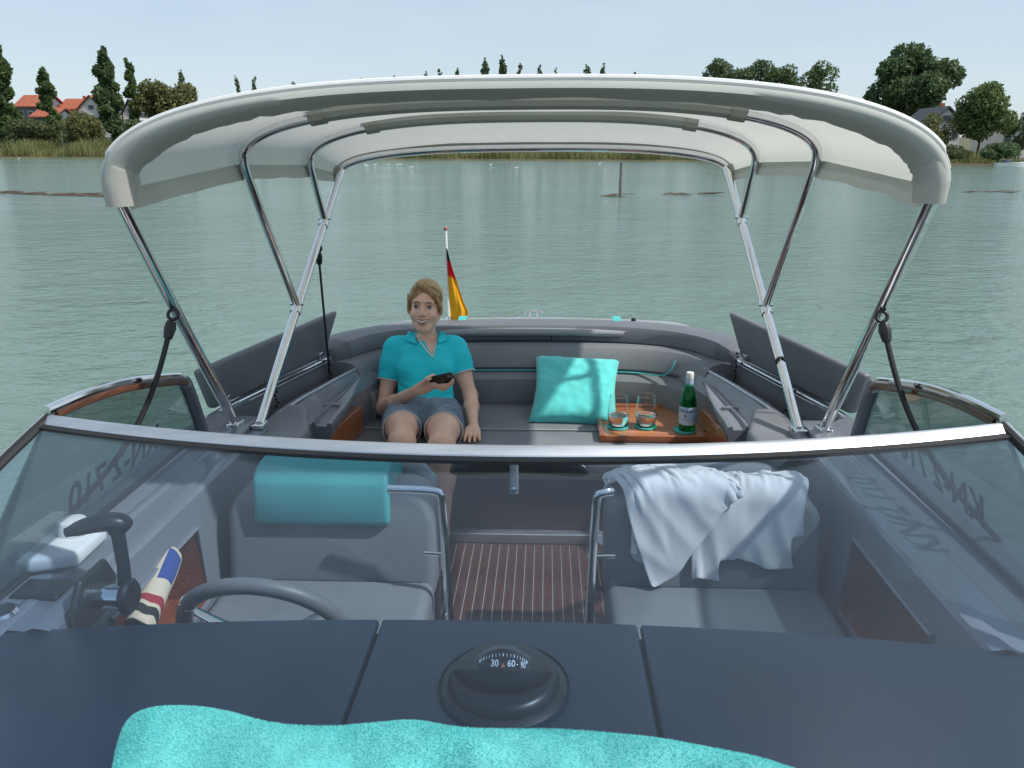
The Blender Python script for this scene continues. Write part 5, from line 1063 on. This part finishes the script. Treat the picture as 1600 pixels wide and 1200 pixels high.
# polo shirt
D = SDF((-.80, 3.25, .80), (-.20, 3.84, 1.22), .0042)
torso(D, .011); up_n = (neck-pelvis); up_n /= np.linalg.norm(up_n)
for sh, el in ((shL, elL), (shR, elR)): armp(D, sh, el, .017, .56)
hemd = np.array([0, .55, .83]); hem0 = waist+np.array([0, -.10, .004])
nk = neck+np.array([0, -.02, .005])
def clipf(P):
    f1 = -((P-hem0)@hemd); f2 = (P-(nk+np.array([0, .0, .004])))@np.array([0, -.25, .968])
    rn_ = np.hypot(P[..., 0]-neck[0], (P[..., 1]-neck[1])*.9); out = np.maximum(f1, np.where(rn_ < .072, f2, -1))
    for sh, el in ((shL, elL), (shR, elR)):
        d = (el-sh); L_ = np.linalg.norm(d); d = d/L_; t = (P-sh)@d; rad = np.linalg.norm(P-sh-t[..., None]*d, axis=-1); arm = (rad < .085) & (t > .05) & ((P[..., 0]-chest[0])*np.sign(sh[0]-chest[0]) > .115)
        out = np.where(arm, np.maximum(out, t-L_*.52), out)
    return out
D.clip(clipf)
D.cone(neck+np.array([0, .005, -.04]), .047, neck+np.array([0, .0, .06]), .060, .008, 's')
VT = [tuple((at_y(x_, y_, Y_)-neck)[[0, 2]]) for x_, y_, Y_ in ((636, 492, 3.60), (690, 492, 3.60), (676, 556, 3.49))]
def vcut(P):
    x, z = P[..., 0]-neck[0], P[..., 2]-neck[2]; dmin = None
    for (ax_, az_), (bx2, bz2) in zip(VT, VT[1:]+VT[:1]):
        nx_, nz_ = bz2-az_, -(bx2-ax_); L_ = math.hypot(nx_, nz_); d = ((x-ax_)*nx_+(z-az_)*nz_)/L_; dmin = d if dmin is None else np.maximum(dmin, d) if False else np.minimum(dmin, d)
    d2 = None
    return np.where((P[..., 1] < neck[1]), dmin, -1)
sl_, PP = D.blk(D.lo, D.lo+D.n*D.res); vc = vcut(PP)
if vc.max() < .005:
    VT = VT[::-1]; vc = vcut(PP)
D.f = np.maximum(D.f, vc.astype(np.float32))
Vp, Qp = D.mesh(2)
for i, p in enumerate(Vp):
    q = p-chest; w_ = .0035*mnoise.noise(Vector((p[0]*9, p[1]*9, p[2]*22)))+.0020*mnoise.noise(Vector((p[0]*26, p[1]*20, p[2]*40))); 
    if q[2] < -.05: w_ += .0035*math.sin(p[2]*110+p[0]*26+3*mnoise.noise(Vector(p*7)))
    Vp[i] = p+np.array([q[0]*.3, -abs(w_)*0-1, 0])/1.1*w_
PO = fast('polo_shirt', Vp, Qp, polo, PER, True)
# collar, placket and sleeve trim laid on the shirt's surface
def topx(P): q = P-CAM; k_ = q@cf; return np.stack([800+F_PX*(q@cr)/k_, 600-F_PX*(q@cu)/k_, k_], -1)
PPX = topx(Vp)
def surf(x, y, lift=.004):
    for rad in (3, 6, 10, 18):
        m = np.hypot(PPX[:, 0]-x, PPX[:, 1]-y) < rad
        if m.any(): d = ray(x, y); return CAM+d*(PPX[m, 2].min()-lift)
    return at_y(x, y, 3.6)
def flap(P4):
    a_, b_, c_, d_ = [np.array(p_, float) for p_ in P4]; Gd = []
    for i in range(7):
        t = i/6; e0, e1 = a_*(1-t)+b_*t, d_*(1-t)+c_*t
        Gd.append([surf(*(e0*(1-q)+e1*q), lift=.004+.010*math.sin(math.pi*q*.8)) for q in np.linspace(0, 1, 7)])
    A_ = np.array(Gd); 
    for _ in range(2): A_[1:-1, 1:-1] = (A_[:-2, 1:-1]+A_[2:, 1:-1]+A_[1:-1, :-2]+A_[1:-1, 2:])/4
    MB().grid(A_).build('collar', polo, PO, solid=.004, angle=80)
flap([(650, 519), (637, 516), (632, 530), (650, 536)]); flap([(683, 519), (694, 516), (700, 530), (684, 535)])
MB().tube(smoothpath([surf(651, 521), surf(656, 532), surf(666, 546), surf(676, 557)], 2), .0030, 6).build('placket_edge', polow, PO)
MB().tube(smoothpath([surf(683, 522), surf(681, 535), surf(678, 547), surf(676, 556)], 2), .0020, 6).build('placket_edge', polow, PO)
p_ = surf(686, 540); MB().lathe([(.004, 0), (.003, .0015), (0, .002)], tuple(p_), 10, axis=(0, -1, .3)).build('button', polow, PO)
for sh, el in ((shL, elL), (shR, elR)):
    d = el-sh; c_ = sh+d*.525; dv = Vector(d).normalized(); a = dv.cross(Vector((0, 1, 0))).normalized(); b = dv.cross(a); MB().tube(arc(c_, a, b, .0605, 0, 2*math.pi, 32)[:-1], .0026, 6, closed=True).build('sleeve_trim', polow, PO)
# denim shorts
D = SDF((-.82, 3.02, .66), (-.18, 3.66, 1.02), .0045)
D.ell(waist+np.array([0, .02, -.02]), (.130, .100, .095), .04, grow=.010); D.ell(pelvis+np.array([0, .0, -.015]), (.149, .108, .093), .05, grow=.010); thighs(D, .016, .70)
def clips(P):
    out = (P-(waist+np.array([0, -.10, .022])))@np.array([0, .42, .907])
    for h_, k_ in ((hipL, knL), (hipR, knR)):
        d = k_-h_; L_ = np.linalg.norm(d); d /= L_; t = (P-h_)@d; out = np.maximum(out, np.where(np.abs(P[..., 0]-h_[0]) < .11, t-L_*.50+.10*((P[..., 0]-h_[0])*np.sign(h_[0]-pelvis[0])*-.55), -1))
    return out
D.clip(clips); Vs, Qs = D.mesh(2)
for i, p in enumerate(Vs): Vs[i] = p+np.array([0, -.5, .8])*(.004*mnoise.noise(Vector((p[0]*24, p[1]*14, p[2]*20)))+.002*mnoise.noise(Vector(p*60)))
SHO = fast('denim_shorts', Vs, Qs, denim, PER, True)
fly = [pelvis+np.array([.002, -.121, .045]), pelvis+np.array([.002, -.132, .015]), pelvis+np.array([.0, -.128, -.02])]; MB().tube(fly, .004, 6).build('fly_seam', denim, SHO)
for s, h_, k_ in ((-1, hipL, knL), (1, hipR, knR)):
    d = Vector(k_-h_).normalized(); L_ = np.linalg.norm(k_-h_); ring_ = []
    for i in range(40):
        q = 2*math.pi*i/40; a = d.cross(Vector((0, 0, 1))).normalized(); b = a.cross(d)
        xo = math.cos(q)*.085; tt = L_*.50-.10*(xo*np.sign(h_[0]-pelvis[0])*-.55)*(1 if a.x > 0 else -1); ring_.append(Vector(h_)+d*tt+a*xo+b*(math.sin(q)*.085)-Vector((0, 0, .008)))
    MB().tube(ring_, .0045, 6, closed=True).build('frayed_cuff', frayed, SHO)
# phone
M_ = Matrix(((ph_u[0], ph_v[0], ph_n[0], ph_c[0]), (ph_u[1], ph_v[1], ph_n[1], ph_c[1]), (ph_u[2], ph_v[2], ph_n[2], ph_c[2]), (0, 0, 0, 1)))
def inph(mb): mb.v = [tuple(M_ @ Vector(p)) for p in mb.v]; return mb
PHN = inph(MB().box((-.046, -.032, -.004), (.066, .032, .004))).build('mobile_phone', blackpl, None, bevel=.003); tag(PHN, 'black mobile phone held in the seated person\'s hand', 'phone')
inph(MB().box((.040, .004, .0042), (.062, .026, .0058))).build('camera_bump', vinyl_d, PHN, bevel=.0015)

# ------------------------------------------------------------------ the boat heels half a degree with all that is aboard
HEEL = Matrix.Translation((0, 1.5, 1.2)) @ Matrix.Rotation(R(-.6), 4, 'Y') @ Matrix.Translation((0, -1.5, -1.2))
ABOARD = {'motorboat', 'bimini_top', 'flag', 'person', 'mobile_phone', 'throw_pillow', 'serving_tray', 'coaster', 'drinking_glass', 'water_bottle', 'white_polo_shirt', 'bath_towel', 'rolled_cloth'}
for o in C.objects:
    if o.parent is None and o.name.split('.')[0] in ABOARD: o.matrix_basis = HEEL @ o.matrix_basis
